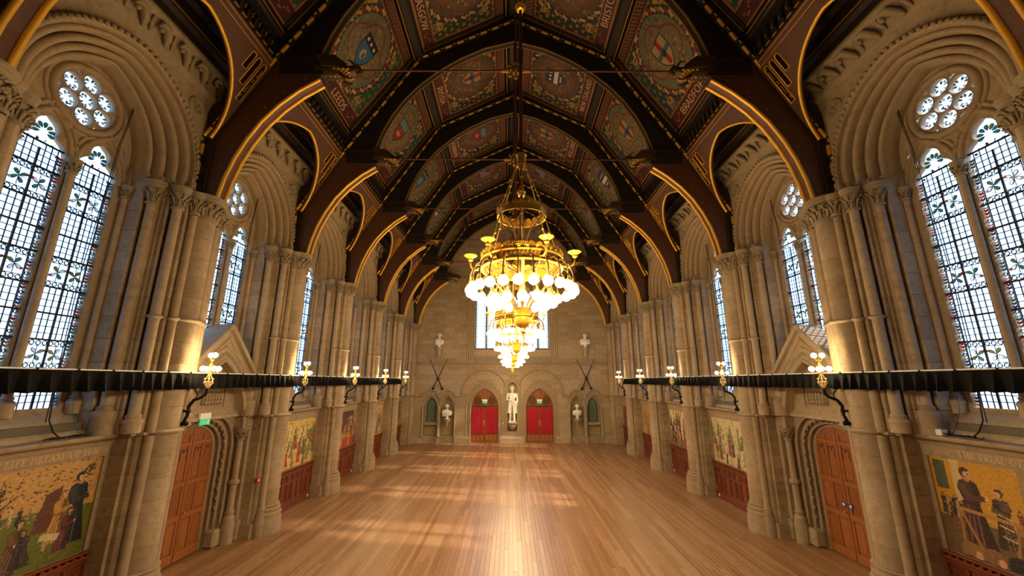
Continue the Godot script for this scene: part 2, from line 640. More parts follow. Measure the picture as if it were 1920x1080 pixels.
func columns() -> void:
	var t := thing("clustered_column", "", "column", Vector3.ZERO, 0.0, "clustered columns along the side walls")
	var lower := half_poly([[7.15, 0], [7.15, 0.3], [7.12, 0.36], [7.06, 0.38], [7.06, 0.42], [7.12, 0.45], [7.2, 0.45], [7.2, 0.52], [8.0, 0.52]])
	var upper := half_poly([[7.15, 0], [7.15, 0.36], [7.1, 0.40], [7.05, 0.40], [7.05, 0.48], [7.1, 0.49], [7.3, 0.49], [7.3, 0.66], [7.25, 0.66], [7.25, 0.72], [7.32, 0.72], [7.32, 0.75], [7.38, 0.76], [7.4, 0.82], [7.58, 0.82], [7.58, 0.93], [7.55, 0.94], [7.55, 0.98], [7.82, 1.0], [7.82, 1.05], [7.98, 1.09], [8.02, 1.09]])
	var plinth := half_poly([[7.08, 0], [7.08, 0.3], [6.97, 0.34], [6.97, 0.46], [7.08, 0.48], [7.1, 0.56], [8.0, 0.56]])
	part(t, "plinth", prism(plinth, 0, 0.36), M.stone_1)
	var lc := prism(lower, 0.003, 0.345)
	for i in 9:
		part(t, "stone_course", lc, M["stone_%d" % ((i * 7 + 2) % 5)], T(Vector3(0, i * 0.3475, 0)))
	part(t, "string_course", prism(half_poly([[7.05, 0], [7.05, 0.3], [6.98, 0.34], [6.98, 0.47], [7.1, 0.5], [7.1, 0.60], [8.0, 0.60]]), 3.115, 3.17), M.stone_4)
	var uc := prism(upper, 0.003, 0.42)
	for i in 12:
		part(t, "stone_course", uc, M["stone_%d" % ((i * 3 + 1) % 5)], T(Vector3(0, 3.17 + i * 0.425, 0)))
	# the great half-round column, drum on drum
	part(t, "base", base_mesh(0.30, 0.44, 0.74), M.stone_3)
	for i in 6:
		part(t, "column_drum", drum(0.30, 0.388), M["stone_%d" % ((i * 2 + 3) % 5)], T(Vector3(0, 0.74 + i * 0.39, 0)))
	part(t, "moulded_ring", lathe_mesh([Vector2(0.3, 0), Vector2(0.31, 0.02), Vector2(0.36, 0.04), Vector2(0.37, 0.07), Vector2(0.35, 0.09), Vector2(0.285, 0.11)], 24), M.stone_4, T(Vector3(0, 3.08, 0)))
	for i in 5:
		part(t, "column_drum", drum(0.285, 0.418), M["stone_%d" % ((i * 3 + 4) % 5)], T(Vector3(0, 3.19 + i * 0.42, 0)))
	part(t, "moulded_ring", lathe_mesh([Vector2(0.285, 0), Vector2(0.3, 0.02), Vector2(0.335, 0.035), Vector2(0.34, 0.06), Vector2(0.31, 0.08), Vector2(0.265, 0.09)], 24), M.stone_4, T(Vector3(0, 5.29, 0)))
	for i in 5:
		part(t, "column_drum", drum(0.265, 0.438), M["stone_%d" % ((i * 2 + 1) % 5)], T(Vector3(0, 5.38 + i * 0.44, 0)))
	part(t, "capital", capital_mesh(0.265, 0.54, 0.40, 14), M.carved, T(Vector3(0, 7.58, 0)))
	# detached shafts either side
	var ring := lathe_mesh([Vector2(0.08, 0), Vector2(0.09, 0.02), Vector2(0.115, 0.035), Vector2(0.12, 0.06), Vector2(0.1, 0.08), Vector2(0.075, 0.09)], 14)
	var low_shaft := lathe_mesh([Vector2(0.16, 0), Vector2(0.16, 0.4), Vector2(0.13, 0.52), Vector2(0.135, 0.56), Vector2(0.11, 0.62), Vector2(0.125, 0.68), Vector2(0.085, 0.74), Vector2(0.085, 3.1)], 14)
	var high_shaft := lathe_mesh([Vector2(0.08, 0), Vector2(0.075, 4.43)], 14)
	var cap2 := capital_mesh(0.078, 0.5, 0.16, 8)
	var pier_shaft := lathe_mesh([Vector2(0.15, 0), Vector2(0.15, 0.16), Vector2(0.17, 0.19), Vector2(0.16, 0.23), Vector2(0.115, 0.26), Vector2(0.13, 0.3), Vector2(0.095, 0.34), Vector2(0.09, 2.1), Vector2(0.085, 4.45)], 14)
	var win_shaft := lathe_mesh([Vector2(0.085, 0), Vector2(0.08, 4.1)], 14)
	var pedestal := lathe_mesh([Vector2(0.19, 0), Vector2(0.175, 0.3), Vector2(0.19, 0.34), Vector2(0.17, 0.4), Vector2(0.12, 0.43), Vector2(0.13, 0.47), Vector2(0.085, 0.52)], 8)
	var cap3 := capital_mesh(0.085, 0.5, 0.19, 8)
	for e in [-1, 1]:
		part(t, "shaft", low_shaft, M.stone_3, T(V(7.0, 0, e * 0.33)))
		part(t, "shaft", high_shaft, M.stone_0, T(V(7.0, 3.15, e * 0.33)))
		part(t, "shaft_ring", ring, M.stone_4, T(V(7.0, 5.29, e * 0.33)))
		part(t, "capital", cap2, M.carved, T(V(7.0, 7.6, e * 0.33)))
		part(t, "shaft", pier_shaft, M.stone_2, T(V(7.14, 3.17, e * 0.59)))
		part(t, "shaft_ring", ring, M.stone_4, T(V(7.14, 5.29, e * 0.59), Vector3.ZERO, Vector3(1.15, 1, 1.15)))
		part(t, "capital", cap2, M.carved, T(V(7.14, 7.6, e * 0.59), Vector3.ZERO, Vector3(1.15, 1, 1.15)))
		part(t, "pedestal", pedestal, M.stone_1, T(V(7.46, 3.17, e * 0.84)))
		part(t, "shaft", win_shaft, M.stone_2, T(V(7.46, 3.68, e * 0.84)))
		part(t, "capital", cap3, M.carved, T(V(7.46, 7.6, e * 0.84)))
	var what := {
		-1: ["at the near edge of the hall before the orchard mural", "between the orchard mural and the gabled doorway", "between the gabled doorway and the yellow battle mural", "between the yellow battle mural and the red cabinet mural", "between the red cabinet mural and the market mural", "between the market mural and the dark garden mural", "in the corner beside the dark garden mural and end wall"],
		1: ["at the near edge of the hall before the golden court mural", "between the golden court mural and the gabled doorway", "between the gabled doorway and the green dancers mural", "between the green dancers mural and the black riders mural", "between the black riders mural and the amber room mural", "between the amber room mural and the crimson crowd mural", "in the corner beside the crimson crowd mural and end wall"]}
	for k in range(0, 7):
		for s in [-1, 1]:
			var l: String = "tall clustered stone column " + what[s][k]
			if k == 0 and s == -1:
				t.set_meta("label", l)
				t.position = column_at(0, -1)
			else:
				copy(t, column_at(k, s), face(s), l)

# ------------------------------------------------------------------ window bays
func xz_profile_run(b: MB, prof: Array, half: float) -> void:
	# profile of (X, y) run along the bay from -half to half
	var rows := []
	for z in [half, -half]:
		var row := []
		for p in prof:
			row.append(V(p.x, p.y, z))
		rows.append(row)
	var pr := prof.map(func(p): return Vector2(p.x, p.y))
	b.strips(rows, pr, 0.5)

func side_bays() -> void:
	# spandrel over the arch
	var sp := MB.new()
	sp.x = wallx(7.22)
	var out := PackedVector2Array([Vector2(-2.005, 12.4), Vector2(-2.005, 8.1)])
	for p in stilted(1.58, 8.1, 0.4, 2.13, 20):
		out.append(p)
	out.append(Vector2(2.005, 8.1))
	out.append(Vector2(2.005, 12.4))
	sp.plate(out, -0.5, 0.0)
	var spandrel := sp.done()
	# archivolt: hood, rolls and hollows stepping in to the window
	var prof := [Vector2(-0.12, 7.22), Vector2(-0.12, 7.15), Vector2(-0.06, 7.1), Vector2(-0.01, 7.13), Vector2(0.0, 7.2)]
	for roll in [[0.07, 7.25, 0.055], [0.23, 7.36, 0.06], [0.38, 7.5, 0.065], [0.52, 7.64, 0.055]]:
		var t0: float = roll[0]
		var xx: float = roll[1]
		var r: float = roll[2]
		prof.append(Vector2(t0 - r - 0.02, xx + 0.05))
		for i in 7:
			var a := PI + 0.4 - (PI + 0.3) * i / 6.0
			prof.append(Vector2(t0 + r * cos(a), xx - r * sin(a)))
		prof.append(Vector2(t0 + r + 0.012, xx + 0.06))
	prof.append_array([Vector2(0.62, 7.74), Vector2(0.63, 7.82), Vector2(0.64, 8.0)])
	var av := MB.new()
	var rows := []
	var n := 24
	for i in 2 * n + 3:
		rows.append([])
	for p in prof:
		var f: float = p.x / 0.64
		var pts := stilted(lerpf(1.6, 0.96, f), 8.1, lerpf(0.4, 0.3, f), lerpf(2.15, 1.78, f), n)
		for i in pts.size():
			rows[i].append(V(p.y, pts[i].y, -pts[i].x))
	av.strips(rows, prof, 0.7)
	var archivolt := av.done()
	# ballflower along the hood
	var bf := MB.new()
	var hp := stilted(1.66, 8.25, 0.25, 2.08, 22)
	for i in hp.size():
		bf.ball(V(7.1, hp[i].y, hp[i].x), Vector3(0.035, 0.05, 0.05), 6)
	var ball := bf.done()
	# carved frieze and mouldings under the roof
	var fr := MB.new()
	xz_profile_run(fr, [Vector2(7.22, 10.55), Vector2(7.14, 10.57), Vector2(7.13, 10.62), Vector2(7.2, 10.66), Vector2(7.2, 10.7), Vector2(7.16, 10.95), Vector2(7.05, 11.08), Vector2(6.98, 11.1), Vector2(6.98, 11.16), Vector2(7.2, 11.18)], 2.0)
	var frieze := fr.done()
	var lf := MB.new()
	for i in 8:
		var z := -1.75 + i * 0.5
		lf.tube([V(7.18, 10.72, z - 0.16), V(7.1, 10.82, z - 0.1), V(7.02, 10.98, z + 0.02), V(7.0, 10.98, z + 0.14), V(7.04, 10.88, z + 0.17)], [0.03, 0.075, 0.085, 0.06, 0.03], 6)
		lf.ball(V(7.03, 10.86, z + 0.12), 0.055, 7)
		lf.tube([V(7.18, 10.76, z + 0.2), V(7.12, 10.9, z + 0.25), V(7.06, 11.04, z + 0.28)], [0.02, 0.045, 0.03], 5)
	var leaf := lf.done()
	var wc := MB.new()
	xz_profile_run(wc, [Vector2(7.2, 11.18), Vector2(7.08, 11.2), Vector2(7.05, 11.3), Vector2(7.12, 11.36), Vector2(7.1, 11.5), Vector2(7.0, 11.56), Vector2(6.97, 11.66), Vector2(7.03, 11.72), Vector2(7.0, 11.95), Vector2(6.9, 12.05), Vector2(6.86, 12.2), Vector2(6.92, 12.26), Vector2(6.9, 12.42)], 2.0)
	var wood_cornice := wc.done()
	var wl := MB.new()
	for q in [[7.045, 11.25], [6.965, 11.61], [6.855, 12.12]]:
		wl.box(V(q[0], q[1], 0), Vector3(0.012, 0.018, 4.0))
	var cornice_lines := wl.done()
	# roundel
	var rd := MB.new()
	rd.x = wallx(7.22)
	for c in [Vector2(-1.42, 10.13), Vector2(1.42, 10.13)]:
		ring_on(rd, c, 0.17, 0.05)
		for i in 3:
			var a := PI / 2 + TAU * i / 3
			ring_on(rd, c + Vector2(cos(a), sin(a)) * 0.075, 0.065, 0.025)
	var roundel := rd.done()
	# mural bay dado: stone band, ledge, sill
	var ld := MB.new()
	xz_profile_run(ld, [Vector2(7.52, 2.97), Vector2(7.46, 2.99), Vector2(7.44, 3.03), Vector2(7.47, 3.05), Vector2(7.4, 3.09), Vector2(7.33, 3.1), Vector2(7.31, 3.13), Vector2(7.31, 3.17), Vector2(7.62, 3.18)], 1.5)
	var ledge := ld.done()
	var fm := MB.new()
	fm.x = wallx(7.49)
	fm.plate(rect(-1.5, 1.2, 1.5, 3.0), -0.12, 0.0, [rect(-1.4, 1.26, 1.4, 2.79)])
	var frame := fm.done()
	var si := MB.new()
	xz_profile_run(si, [Vector2(7.56, 3.17), Vector2(7.56, 3.24), Vector2(7.74, 3.40), Vector2(7.74, 3.46), Vector2(7.98, 3.66)], 1.12)
	si.box(V(7.99, 3.41, 0), Vector3(0.1, 0.5, 2.2))
	var sill := si.done()
	# door bay: the stone front below the window
	for s in [-1, 1]:
		var w: Node3D = wall[s]
		for j in 6:
			var x := bay_x(j, s)
			part(w, "spandrel", spandrel, M.stone_0, x)
			part(w, "arch_moulding", archivolt, M.stone_1, x)
			part(w, "ballflower", ball, M.carved, x, "", "stuff")
			part(w, "cornice", frieze, M.stone_4, x)
			part(w, "carved_leaf", leaf, M.carved, x, "", "stuff")
			part(w, "timber_cornice", wood_cornice, M.timber, x)
			part(w, "cornice_line", cornice_lines, M.gilt_line, x)
			part(w, "roundel", roundel, M.carved, x)
			part(w, "window_sill", sill, M.stone_4, x)
			if j != 1:
				part(w, "ledge", ledge, M.stone_1, x)
				part(w, "dado_frame", frame, M.stone_3, x)
	windows()

func ring_on(b: MB, c: Vector2, r: float, t: float, n := 20, z := 0.0) -> void:
	# a half-round ring lying on the plane z
	var prof := []
	for i in 6:
		var a := PI * i / 5.0
		prof.append(Vector2(cos(a) * t, sin(a) * t))
	var rows := []
	for i in n + 1:
		var a := TAU * i / n
		var o := Vector2(cos(a), sin(a))
		var row := []
		for p in prof:
			var q: Vector2 = c + o * (r + p.x)
			row.append(Vector3(q.x, q.y, z + p.y))
		rows.append(row)
	b.strips(rows, prof, 2.0)

func arch_roll(b: MB, pts: Array, t: float, z := 0.0) -> void:
	# a half-round moulding along a flat path
	var prof := []
	for i in 6:
		var a := PI * i / 5.0
		prof.append(Vector2(cos(a) * t, sin(a) * t))
	b.mould(pts.map(func(p): return Vector3(p.x, p.y, z)), Vector3(0, 0, 1), prof, false, 2.0)

# outline of one lancet light round cx: straight sides, shoulders, round foil in the head
func lancet(cx: float, w: float, y0: float, ys: float) -> PackedVector2Array:
	var p := PackedVector2Array([Vector2(cx - w, y0), Vector2(cx + w, y0), Vector2(cx + w, ys)])
	for i in range(1, 6):
		var t := i / 6.0
		p.append(Vector2(cx + w * cos(t * 1.15), ys + 0.30 * sin(t * 1.15)))
	var c := Vector2(cx, ys + 0.37)
	for i in 13:
		var a := lerpf(-0.45, PI + 0.45, i / 12.0)
		p.append(c + Vector2(cos(a) * w * 0.5, sin(a) * 0.19 + (0.04 if i == 6 else 0.0)))
	for i in range(5, 0, -1):
		var t := i / 6.0
		p.append(Vector2(cx - w * cos(t * 1.15), ys + 0.30 * sin(t * 1.15)))
	p.append(Vector2(cx - w, ys))
	return p

const ROSE := Vector2(0, 9.13)

func windows() -> void:
	var l1 := lancet(-0.44, 0.36, 3.66, 7.88)
	var l2 := lancet(0.44, 0.36, 3.66, 7.88)
	var holes := [l1, l2, circle(ROSE, 0.158, 20)]
	for i in 6:
		var a := TAU * (i + 0.5) / 6
		holes.append(circle(ROSE + Vector2(cos(a), sin(a)) * 0.335, 0.156, 18))
		var a2 := TAU * i / 6
		var o := Vector2(cos(a2), sin(a2))
		var t := Vector2(-o.y, o.x)
		holes.append(PackedVector2Array([ROSE + o * 0.40, ROSE + o * 0.487 + t * 0.062, ROSE + o * 0.497, ROSE + o * 0.487 - t * 0.062]))
	for e in [-1, 1]:
		holes.append(PackedVector2Array([Vector2(e * 0.80, 8.42), Vector2(e * 0.84, 8.6), Vector2(e * 0.74, 8.52)]))
		for f in [-1, 1]:
			var cx: float = 0.44 * e + 0.27 * f
			holes.append(PackedVector2Array([Vector2(cx - 0.02 * f, 8.24), Vector2(cx + 0.06 * f, 8.19), Vector2(cx - 0.01 * f, 8.36)]))
	var tr := MB.new()
	tr.x = wallx(7.9)
	tr.plate(rect(-1.25, 3.5, 1.25, 10.4), -0.1, 0.0, holes)
	ring_on(tr, ROSE, 0.57, 0.06, 32)
	ring_on(tr, ROSE, 0.68, 0.035, 32)
	ring_on(tr, ROSE, 0.167, 0.009, 20)
	for i in 6:
		var a := TAU * (i + 0.5) / 6
		ring_on(tr, ROSE + Vector2(cos(a), sin(a)) * 0.335, 0.165, 0.009, 18)
	for e in [-1, 1]:
		arch_roll(tr, arch(0.41, 7.85, 0.78, 10, 0.44 * e), 0.045)
		arch_roll(tr, arch(0.5, 7.85, 0.92, 10, 0.44 * e), 0.035)
	var tracery := tr.done()
	# colonnettes
	var cn := lathe_mesh([Vector2(0.11, 0), Vector2(0.11, 0.16), Vector2(0.125, 0.19), Vector2(0.1, 0.24), Vector2(0.075, 0.26), Vector2(0.09, 0.29), Vector2(0.058, 0.33), Vector2(0.055, 4.1)], 12)
	var cc := capital_mesh(0.055, 0.28, 0.11, 8)
	# leading, bars, glass
	var lead := MB.new()
	var bars := MB.new()
	var cols := {}
	for k in ["red_glass", "teal_glass", "green_glass", "white_glass", "amber_glass", "blue_glass"]:
		cols[k] = MB.new()
	var panes := []
	var rng := RandomNumberGenerator.new()
	rng.seed = 3
	for e in [-1, 1]:
		leaded_light(lead, bars, cols, panes, 0.44 * e, 0.36, 3.66, 7.88, rng)
	for i in 7:
		var c := ROSE
		if i < 6:
			var a := TAU * (i + 0.5) / 6
			c += Vector2(cos(a), sin(a)) * 0.335
		panes.append(["rose_pane", circle(c, 0.165, 16)])
		for q in 6:
			var a := TAU * q / 6 + 0.3 * i
			var o := Vector2(cos(a), sin(a))
			leaf_shape(cols[["teal_glass", "white_glass", "white_glass", "white_glass", "green_glass"][rng.randi() % 5]], lead, c + o * 0.085, o, 0.055, 0.016)
			if q % 2 == 0:
				blob(cols[["red_glass", "white_glass", "amber_glass"][rng.randi() % 3]], lead, c + o.rotated(0.5) * 0.105, 0.016)
	panes.append(["head_pane", rect(-0.9, 7.95, 0.9, 8.62)])
	var meshes := []
	for p in panes:
		var b := MB.new()
		b.plate(p[1], -0.004, 0.0)
		meshes.append([p[0], b.done()])
	var lead_m := lead.done()
	var bars_m := bars.done()
	var col_m := {}
	for k in cols:
		col_m[k] = cols[k].done()
	var place := {
		-1: ["above the orchard mural", "over the gabled doorway", "above the yellow battle mural", "above the red cabinet mural", "above the market mural", "above the dark garden mural"],
		1: ["above the golden court mural", "over the gabled doorway", "above the green dancers mural", "above the black riders mural", "above the amber room mural", "above the crimson crowd mural"]}
	var gx := wallx(7.955)
	for j in 6:
		for s in [-1, 1]:
			var w := thing("window_%d" % (j * 2 + (1 if s < 0 else 2)), "two-light leaded window with six-foil rose %s on the %s wall" % [place[s][j], "left" if s < 0 else "right"], "window", bay_at(j, s), face(s), "leaded windows of the side walls", "structure")
			part(w, "tracery", tracery, M.stone_1)
			for e in [-0.98, 0.0, 0.98]:
				part(w, "colonnette", cn, M.stone_2, T(V(7.84, 3.55, e)))
				part(w, "colonnette_capital", cc, M.carved, T(V(7.84, 7.63, e)))
			for m in meshes:
				part(w, m[0], m[1], M.clear_glass, gx)
			part(w, "leading", lead_m, M.lead, gx, "", "stuff")
			part(w, "saddle_bar", bars_m, M.lead, gx)
			for k in col_m:
				part(w, "tinted_" + k.replace("_glass", "_quarry"), col_m[k], M[k], gx, "", "stuff")

func strip(b: MB, p: Vector2, q: Vector2, w: float, d := 0.012) -> void:
	var t := (q - p).normalized()
	var o := Vector2(-t.y, t.x) * w / 2
	b.plate(PackedVector2Array([p - o, q - o, q + o, p + o]), -d / 2, d / 2)

func leaf_shape(b: MB, lead: MB, c: Vector2, dir: Vector2, l: float, w: float) -> void:
	var t := Vector2(-dir.y, dir.x)
	var p := PackedVector2Array([c - dir * l / 2, c - dir * l * 0.1 + t * w * 0.8, c + dir * l * 0.3 + t * w, c + dir * l / 2 + t * w * 0.3, c + dir * l / 2 - t * w * 0.3, c + dir * l * 0.3 - t * w, c - dir * l * 0.1 - t * w * 0.8])
	b.plate(p, 0.001, 0.007)
	for i in p.size():
		strip(lead, p[i], p[(i + 1) % p.size()], 0.009)

func blob(b: MB, lead: MB, c: Vector2, r: float) -> void:
	var p := circle(c, r, 8)
	b.plate(p, 0.001, 0.007)
	for i in p.size():
		strip(lead, p[i], p[(i + 1) % p.size()], 0.009)

func leaded_light(lead: MB, bars: MB, cols: Dictionary, panes: Array, cx: float, w: float, y0: float, y1: float, rng: RandomNumberGenerator) -> void:
	var inner := w - 0.085
	# panels from the sill: clear quarries and bands of foliage
	var panels := [[3.66, 4.30, 0], [4.30, 4.78, 1], [4.78, 5.22, 0], [5.22, 5.66, 0], [5.66, 6.18, 1], [6.18, 6.58, 0], [6.58, 7.02, 0], [7.02, 7.56, 1], [7.56, 7.98, 0]]
	for p in panels:
		var a: float = p[0]
		var b: float = p[1]
		bars.box(Vector3(cx, b, 0.012), Vector3(2 * w, 0.03, 0.02))
		for e in [-1, 1]:
			panes.append(["pane", rect(cx + (0.0 if e > 0 else -w), a, cx + (w if e > 0 else 0.0), b)])
		if p[2] == 0:
			var rows := int(round((b - a) / 0.105))
			for i in range(1, rows):
				strip(lead, Vector2(cx - inner, lerpf(a, b, float(i) / rows)), Vector2(cx + inner, lerpf(a, b, float(i) / rows)), 0.013)
			for i in range(-2, 3):
				if i != 0:
					strip(lead, Vector2(cx + i * inner / 3, a), Vector2(cx + i * inner / 3, b), 0.013)
		else:
			# rows of roundels at top and bottom, four-leaved flowers between
			for y in [a + 0.055, b - 0.055]:
				for i in 6:
					var c := Vector2(cx + (i - 2.5) * inner / 3, y)
					var q := circle(c, 0.034, 9)
					for k in q.size():
						strip(lead, q[k], q[(k + 1) % q.size()], 0.012)
				for yy in [y - 0.045, y + 0.045]:
					strip(lead, Vector2(cx - inner, yy), Vector2(cx + inner, yy), 0.012)
			for e in [-1, 1]:
				var c := Vector2(cx + e * inner / 2, (a + b) / 2)
				for q in 4:
					var ang: float = PI / 4 + PI / 2 * q + 0.2 * e
					var o := Vector2(cos(ang), sin(ang) * 1.1)
					leaf_shape(cols[["teal_glass", "green_glass", "teal_glass", "white_glass"][(q + rng.randi()) % 4]], lead, c + o * 0.062, o.normalized(), 0.1, 0.026)
				blob(cols["red_glass" if rng.randf() < 0.6 else "amber_glass"], lead, c + Vector2(-0.1 * e, 0.06), 0.02)
				blob(cols["red_glass" if rng.randf() < 0.4 else "white_glass"], lead, c + Vector2(0.1 * e, -0.06), 0.02)
				strip(lead, c + Vector2(-0.12, 0), c + Vector2(0.12, 0), 0.006)
				strip(lead, c + Vector2(0, -0.15), c + Vector2(0, 0.15), 0.006)
	bars.box(Vector3(cx, (y0 + y1) / 2, 0.012), Vector3(0.03, y1 - y0, 0.02))
	# border strips of chevrons and roundels
	for e in [-1, 1]:
		var x0: float = cx + e * inner
		var x1: float = cx + e * w
		strip(lead, Vector2(x0, y0), Vector2(x0, y1 + 0.1), 0.012)
		strip(lead, Vector2(x0 + e * 0.018, y0), Vector2(x0 + e * 0.018, y1), 0.006)
		var y := y0 + 0.03
		var i := 0
		while y < y1:
			var m: float = (x0 + x1) / 2 + e * 0.008
			if i % 5 == 4:
				var q := circle(Vector2(m, y + 0.03), 0.026, 8)
				for k in q.size():
					strip(lead, q[k], q[(k + 1) % q.size()], 0.012)
				y += 0.09
			else:
				var d := 0.03
				var a := Vector2(m - d, y + 0.02)
				var c := Vector2(m + d, y + 0.02)
				var t := Vector2(m, y)
				var u := Vector2(0, 0.03)
				strip(lead, a, t, 0.011)
				strip(lead, t, c, 0.011)
				if i % 5 != 3:
					var cb: MB = cols[["red_glass", "red_glass", "amber_glass", "teal_glass", "blue_glass", "green_glass"][rng.randi() % 6]]
					cb.plate(PackedVector2Array([a, t, t + u, a + u]), 0.001, 0.007)
					cb.plate(PackedVector2Array([t, c, c + u, t + u]), 0.001, 0.007)
				y += 0.055
			i += 1
	# head: fan of petals
	var hc := Vector2(cx, y1 + 0.3)
	for q in 7:
		var ang := -0.3 + (PI + 0.6) * q / 6
		var o := Vector2(cos(ang), sin(ang))
		leaf_shape(cols[["teal_glass", "teal_glass", "green_glass"][q % 3]], lead, hc + o * 0.11, o, 0.1, 0.028)
	for q in 8:
		var ang := 0.1 + (PI - 0.2) * q / 7
		var o := Vector2(cos(ang) * 0.3, sin(ang) * 0.22)
		strip(lead, Vector2(cx, y1 - 0.05) + o * 0.75, Vector2(cx, y1 - 0.05) + o * 1.05, 0.008)
		if q % 2 == 0:
			blob(cols["red_glass"], lead, Vector2(cx, y1 - 0.05) + o * 0.9, 0.018)

# ------------------------------------------------------------------ end wall
func along_x(b: MB, pts: Array, prof: Array, z := 0.0, crease := 0.6) -> void:
	b.mould(pts.map(func(p): return Vector3(p.x, p.y, z)), Vector3(0, 0, 1), prof, false, crease)

func far_openings() -> Array:
	var o := []
	for e in [-1, 1]:
		o.append(["door", PackedVector2Array([Vector2(e * 1.92 - 0.95, 0.004), Vector2(e * 1.92 + 0.95, 0.004)] + rev(arch(0.95, 2.3, 1.3, 12, e * 1.92)))])
		for c in [4.52, 5.68]:
			o.append(["niche", PackedVector2Array([Vector2(e * c - 0.46, 0.45), Vector2(e * c + 0.46, 0.45)] + rev(arch(0.46, 2.4, 0.72, 8, e * c)))])
	o.append(["statue", PackedVector2Array([Vector2(-0.36, 0.75), Vector2(0.36, 0.75)] + rev(arch(0.36, 3.55, 0.5, 8)))])
	o.append(["window", PackedVector2Array([Vector2(-2.68, 6.35), Vector2(2.68, 6.35)] + rev(arch(2.68, 10.6, 3.5, 14)))])
	return o

func rev(a: Array) -> Array:
	var b := a.duplicate()
	b.reverse()
	return b

func far_wall() -> void:
	var w := thing("wall_far", "ashlar end wall with twin doors, niches and a great window", "wall", Vector3(0, 0, -FAR), 0.0, "", "structure")
	var ops := far_openings()
	var holes := ops.map(func(o): return o[1])
	var b := MB.new()
	b.plate(PackedVector2Array([Vector2(-8.6, 0), Vector2(8.6, 0), Vector2(8.6, 12.5), Vector2(6.0, 12.5), Vector2(3.7, 16.2), Vector2(0, 18.1), Vector2(-3.7, 16.2), Vector2(-6.0, 12.5), Vector2(-8.6, 12.5)]), -0.45, 0.0, holes)
	part(w, "wall_core", b.done(), M.joint)
	for o in ops:
		if o[0] == "niche":
			var c: float = (o[1][0].x + o[1][1].x) / 2
			part(w, "niche_back", box_mesh(Vector3(1.1, 3.0, 0.2)), M.stone_3, T(Vector3(c, 1.8, -0.45)))
		elif o[0] == "statue":
			part(w, "niche_back", box_mesh(Vector3(0.9, 3.6, 0.2)), M.stone_3, T(Vector3(0, 2.4, -0.42)))
	# ashlar blocks, course by course, leaving the openings and their mouldings free
	var clear := []
	for e in [-1, 1]:
		clear.append(PackedVector2Array([Vector2(e * 1.92 - 1.3, -0.1), Vector2(e * 1.92 + 1.3, -0.1)] + rev(arch(1.3, 2.3, 1.9, 12, e * 1.92))))
		for c in [4.52, 5.68]:
			clear.append(PackedVector2Array([Vector2(e * c - 0.57, -0.1), Vector2(e * c + 0.57, -0.1)] + rev(arch(0.57, 2.4, 0.95, 8, e * c))))
	clear.append(PackedVector2Array([Vector2(-0.62, -0.1), Vector2(0.62, -0.1), Vector2(0.62, 3.7), Vector2(0, 4.55), Vector2(-0.62, 3.7)]))
	clear.append(PackedVector2Array([Vector2(-3.3, 5.5), Vector2(3.3, 5.5)] + rev(arch(3.3, 10.6, 4.1, 14))))
	var rng := RandomNumberGenerator.new()
	rng.seed = 12
	var rest := [MB.new(), MB.new(), MB.new(), MB.new(), MB.new()]
	var count := 0
	var y := 0.42
	while y < 17.0:
		var h: float = [0.27, 0.31, 0.34, 0.29][rng.randi() % 4]
		var reach := 7.2 if y < 11.5 else maxf(0.0, 6.6 - (y - 11.5) * 0.62 if y < 15.8 else (17.6 - y) * 1.9)
		var x := -reach
		while x < reach - 0.1:
			# free run from x
			var l := rng.randf_range(0.5, 1.05)
			var x1 := x
			var blocked := false
			while x1 < minf(x + l, reach):
				for yy in [y + 0.03, y + h / 2, y + h - 0.03]:
					for p in clear:
						if Geometry2D.is_point_in_polygon(Vector2(x1, yy), p):
							blocked = true
				if blocked:
					break
				x1 += 0.04
			if x1 - x > 0.12:
				var c := Vector3((x + x1) / 2, y + h / 2, 0.002)
				var s := Vector3(x1 - x - 0.008, h - 0.008, 0.022)
				var tone := rng.randi() % 5
				if count < 300:
					part(w, "ashlar_block", box_mesh(s, 0.005), M["stone_%d" % tone], T(c))
					count += 1
				else:
					rest[tone].box(c, s, 0.005)
			x = x1 + (0.04 if blocked else 0.0)
		y += h
	for i in 5:
		part(w, "ashlar_courses", rest[i].done(), M["stone_%d" % i], T(Vector3.ZERO), "", "stuff")
	# plinth, strings, hoods
	var pl := MB.new()
	for q in [[-7.2, -6.3], [-5.2, -4.98], [-4.0, -2.98], [-0.85, 0.85], [2.98, 4.0], [4.98, 5.2], [6.3, 7.2]]:
		along_x(pl, [Vector2(q[0], 0.2), Vector2(q[1], 0.2)], [Vector2(0.2, 0.12), Vector2(-0.1, 0.12), Vector2(-0.16, 0.06), Vector2(-0.22, 0.05), Vector2(-0.25, 0.0)])
		for x in q:
			pl.box(Vector3(x, 0.2, 0.055), Vector3(0.02, 0.42, 0.1))
	part(w, "plinth", pl.done(), M.stone_4)
	var hood := [Vector2(0.07, 0), Vector2(0.07, 0.06), Vector2(0.02, 0.15), Vector2(-0.03, 0.14), Vector2(-0.06, 0.05), Vector2(-0.06, 0)]
	var sc := MB.new()
	along_x(sc, [Vector2(-7.2, 5.33), Vector2(7.2, 5.33)], hood)
	for e in [-1, 1]:
		var pts := [Vector2(-7.2, 3.06), Vector2(-6.3, 3.06)]
		pts.append_array(arch(0.58, 2.9, 0.62, 8, -5.68).slice(2))
		pts.append_array(arch(0.58, 2.9, 0.62, 8, -4.52).slice(2, 16))
		pts.append_array([Vector2(-3.9, 3.06), Vector2(-3.52, 3.06), Vector2(-3.5, 3.3)])
		pts.append_array(arch(1.58, 3.3, 1.4, 12, -1.94).slice(1, 22))
		if e > 0:
			pts = rev(pts.map(func(p): return Vector2(-p.x, p.y)))
		along_x(sc, pts, hood)
	part(w, "string_course", sc.done(), M.stone_4)
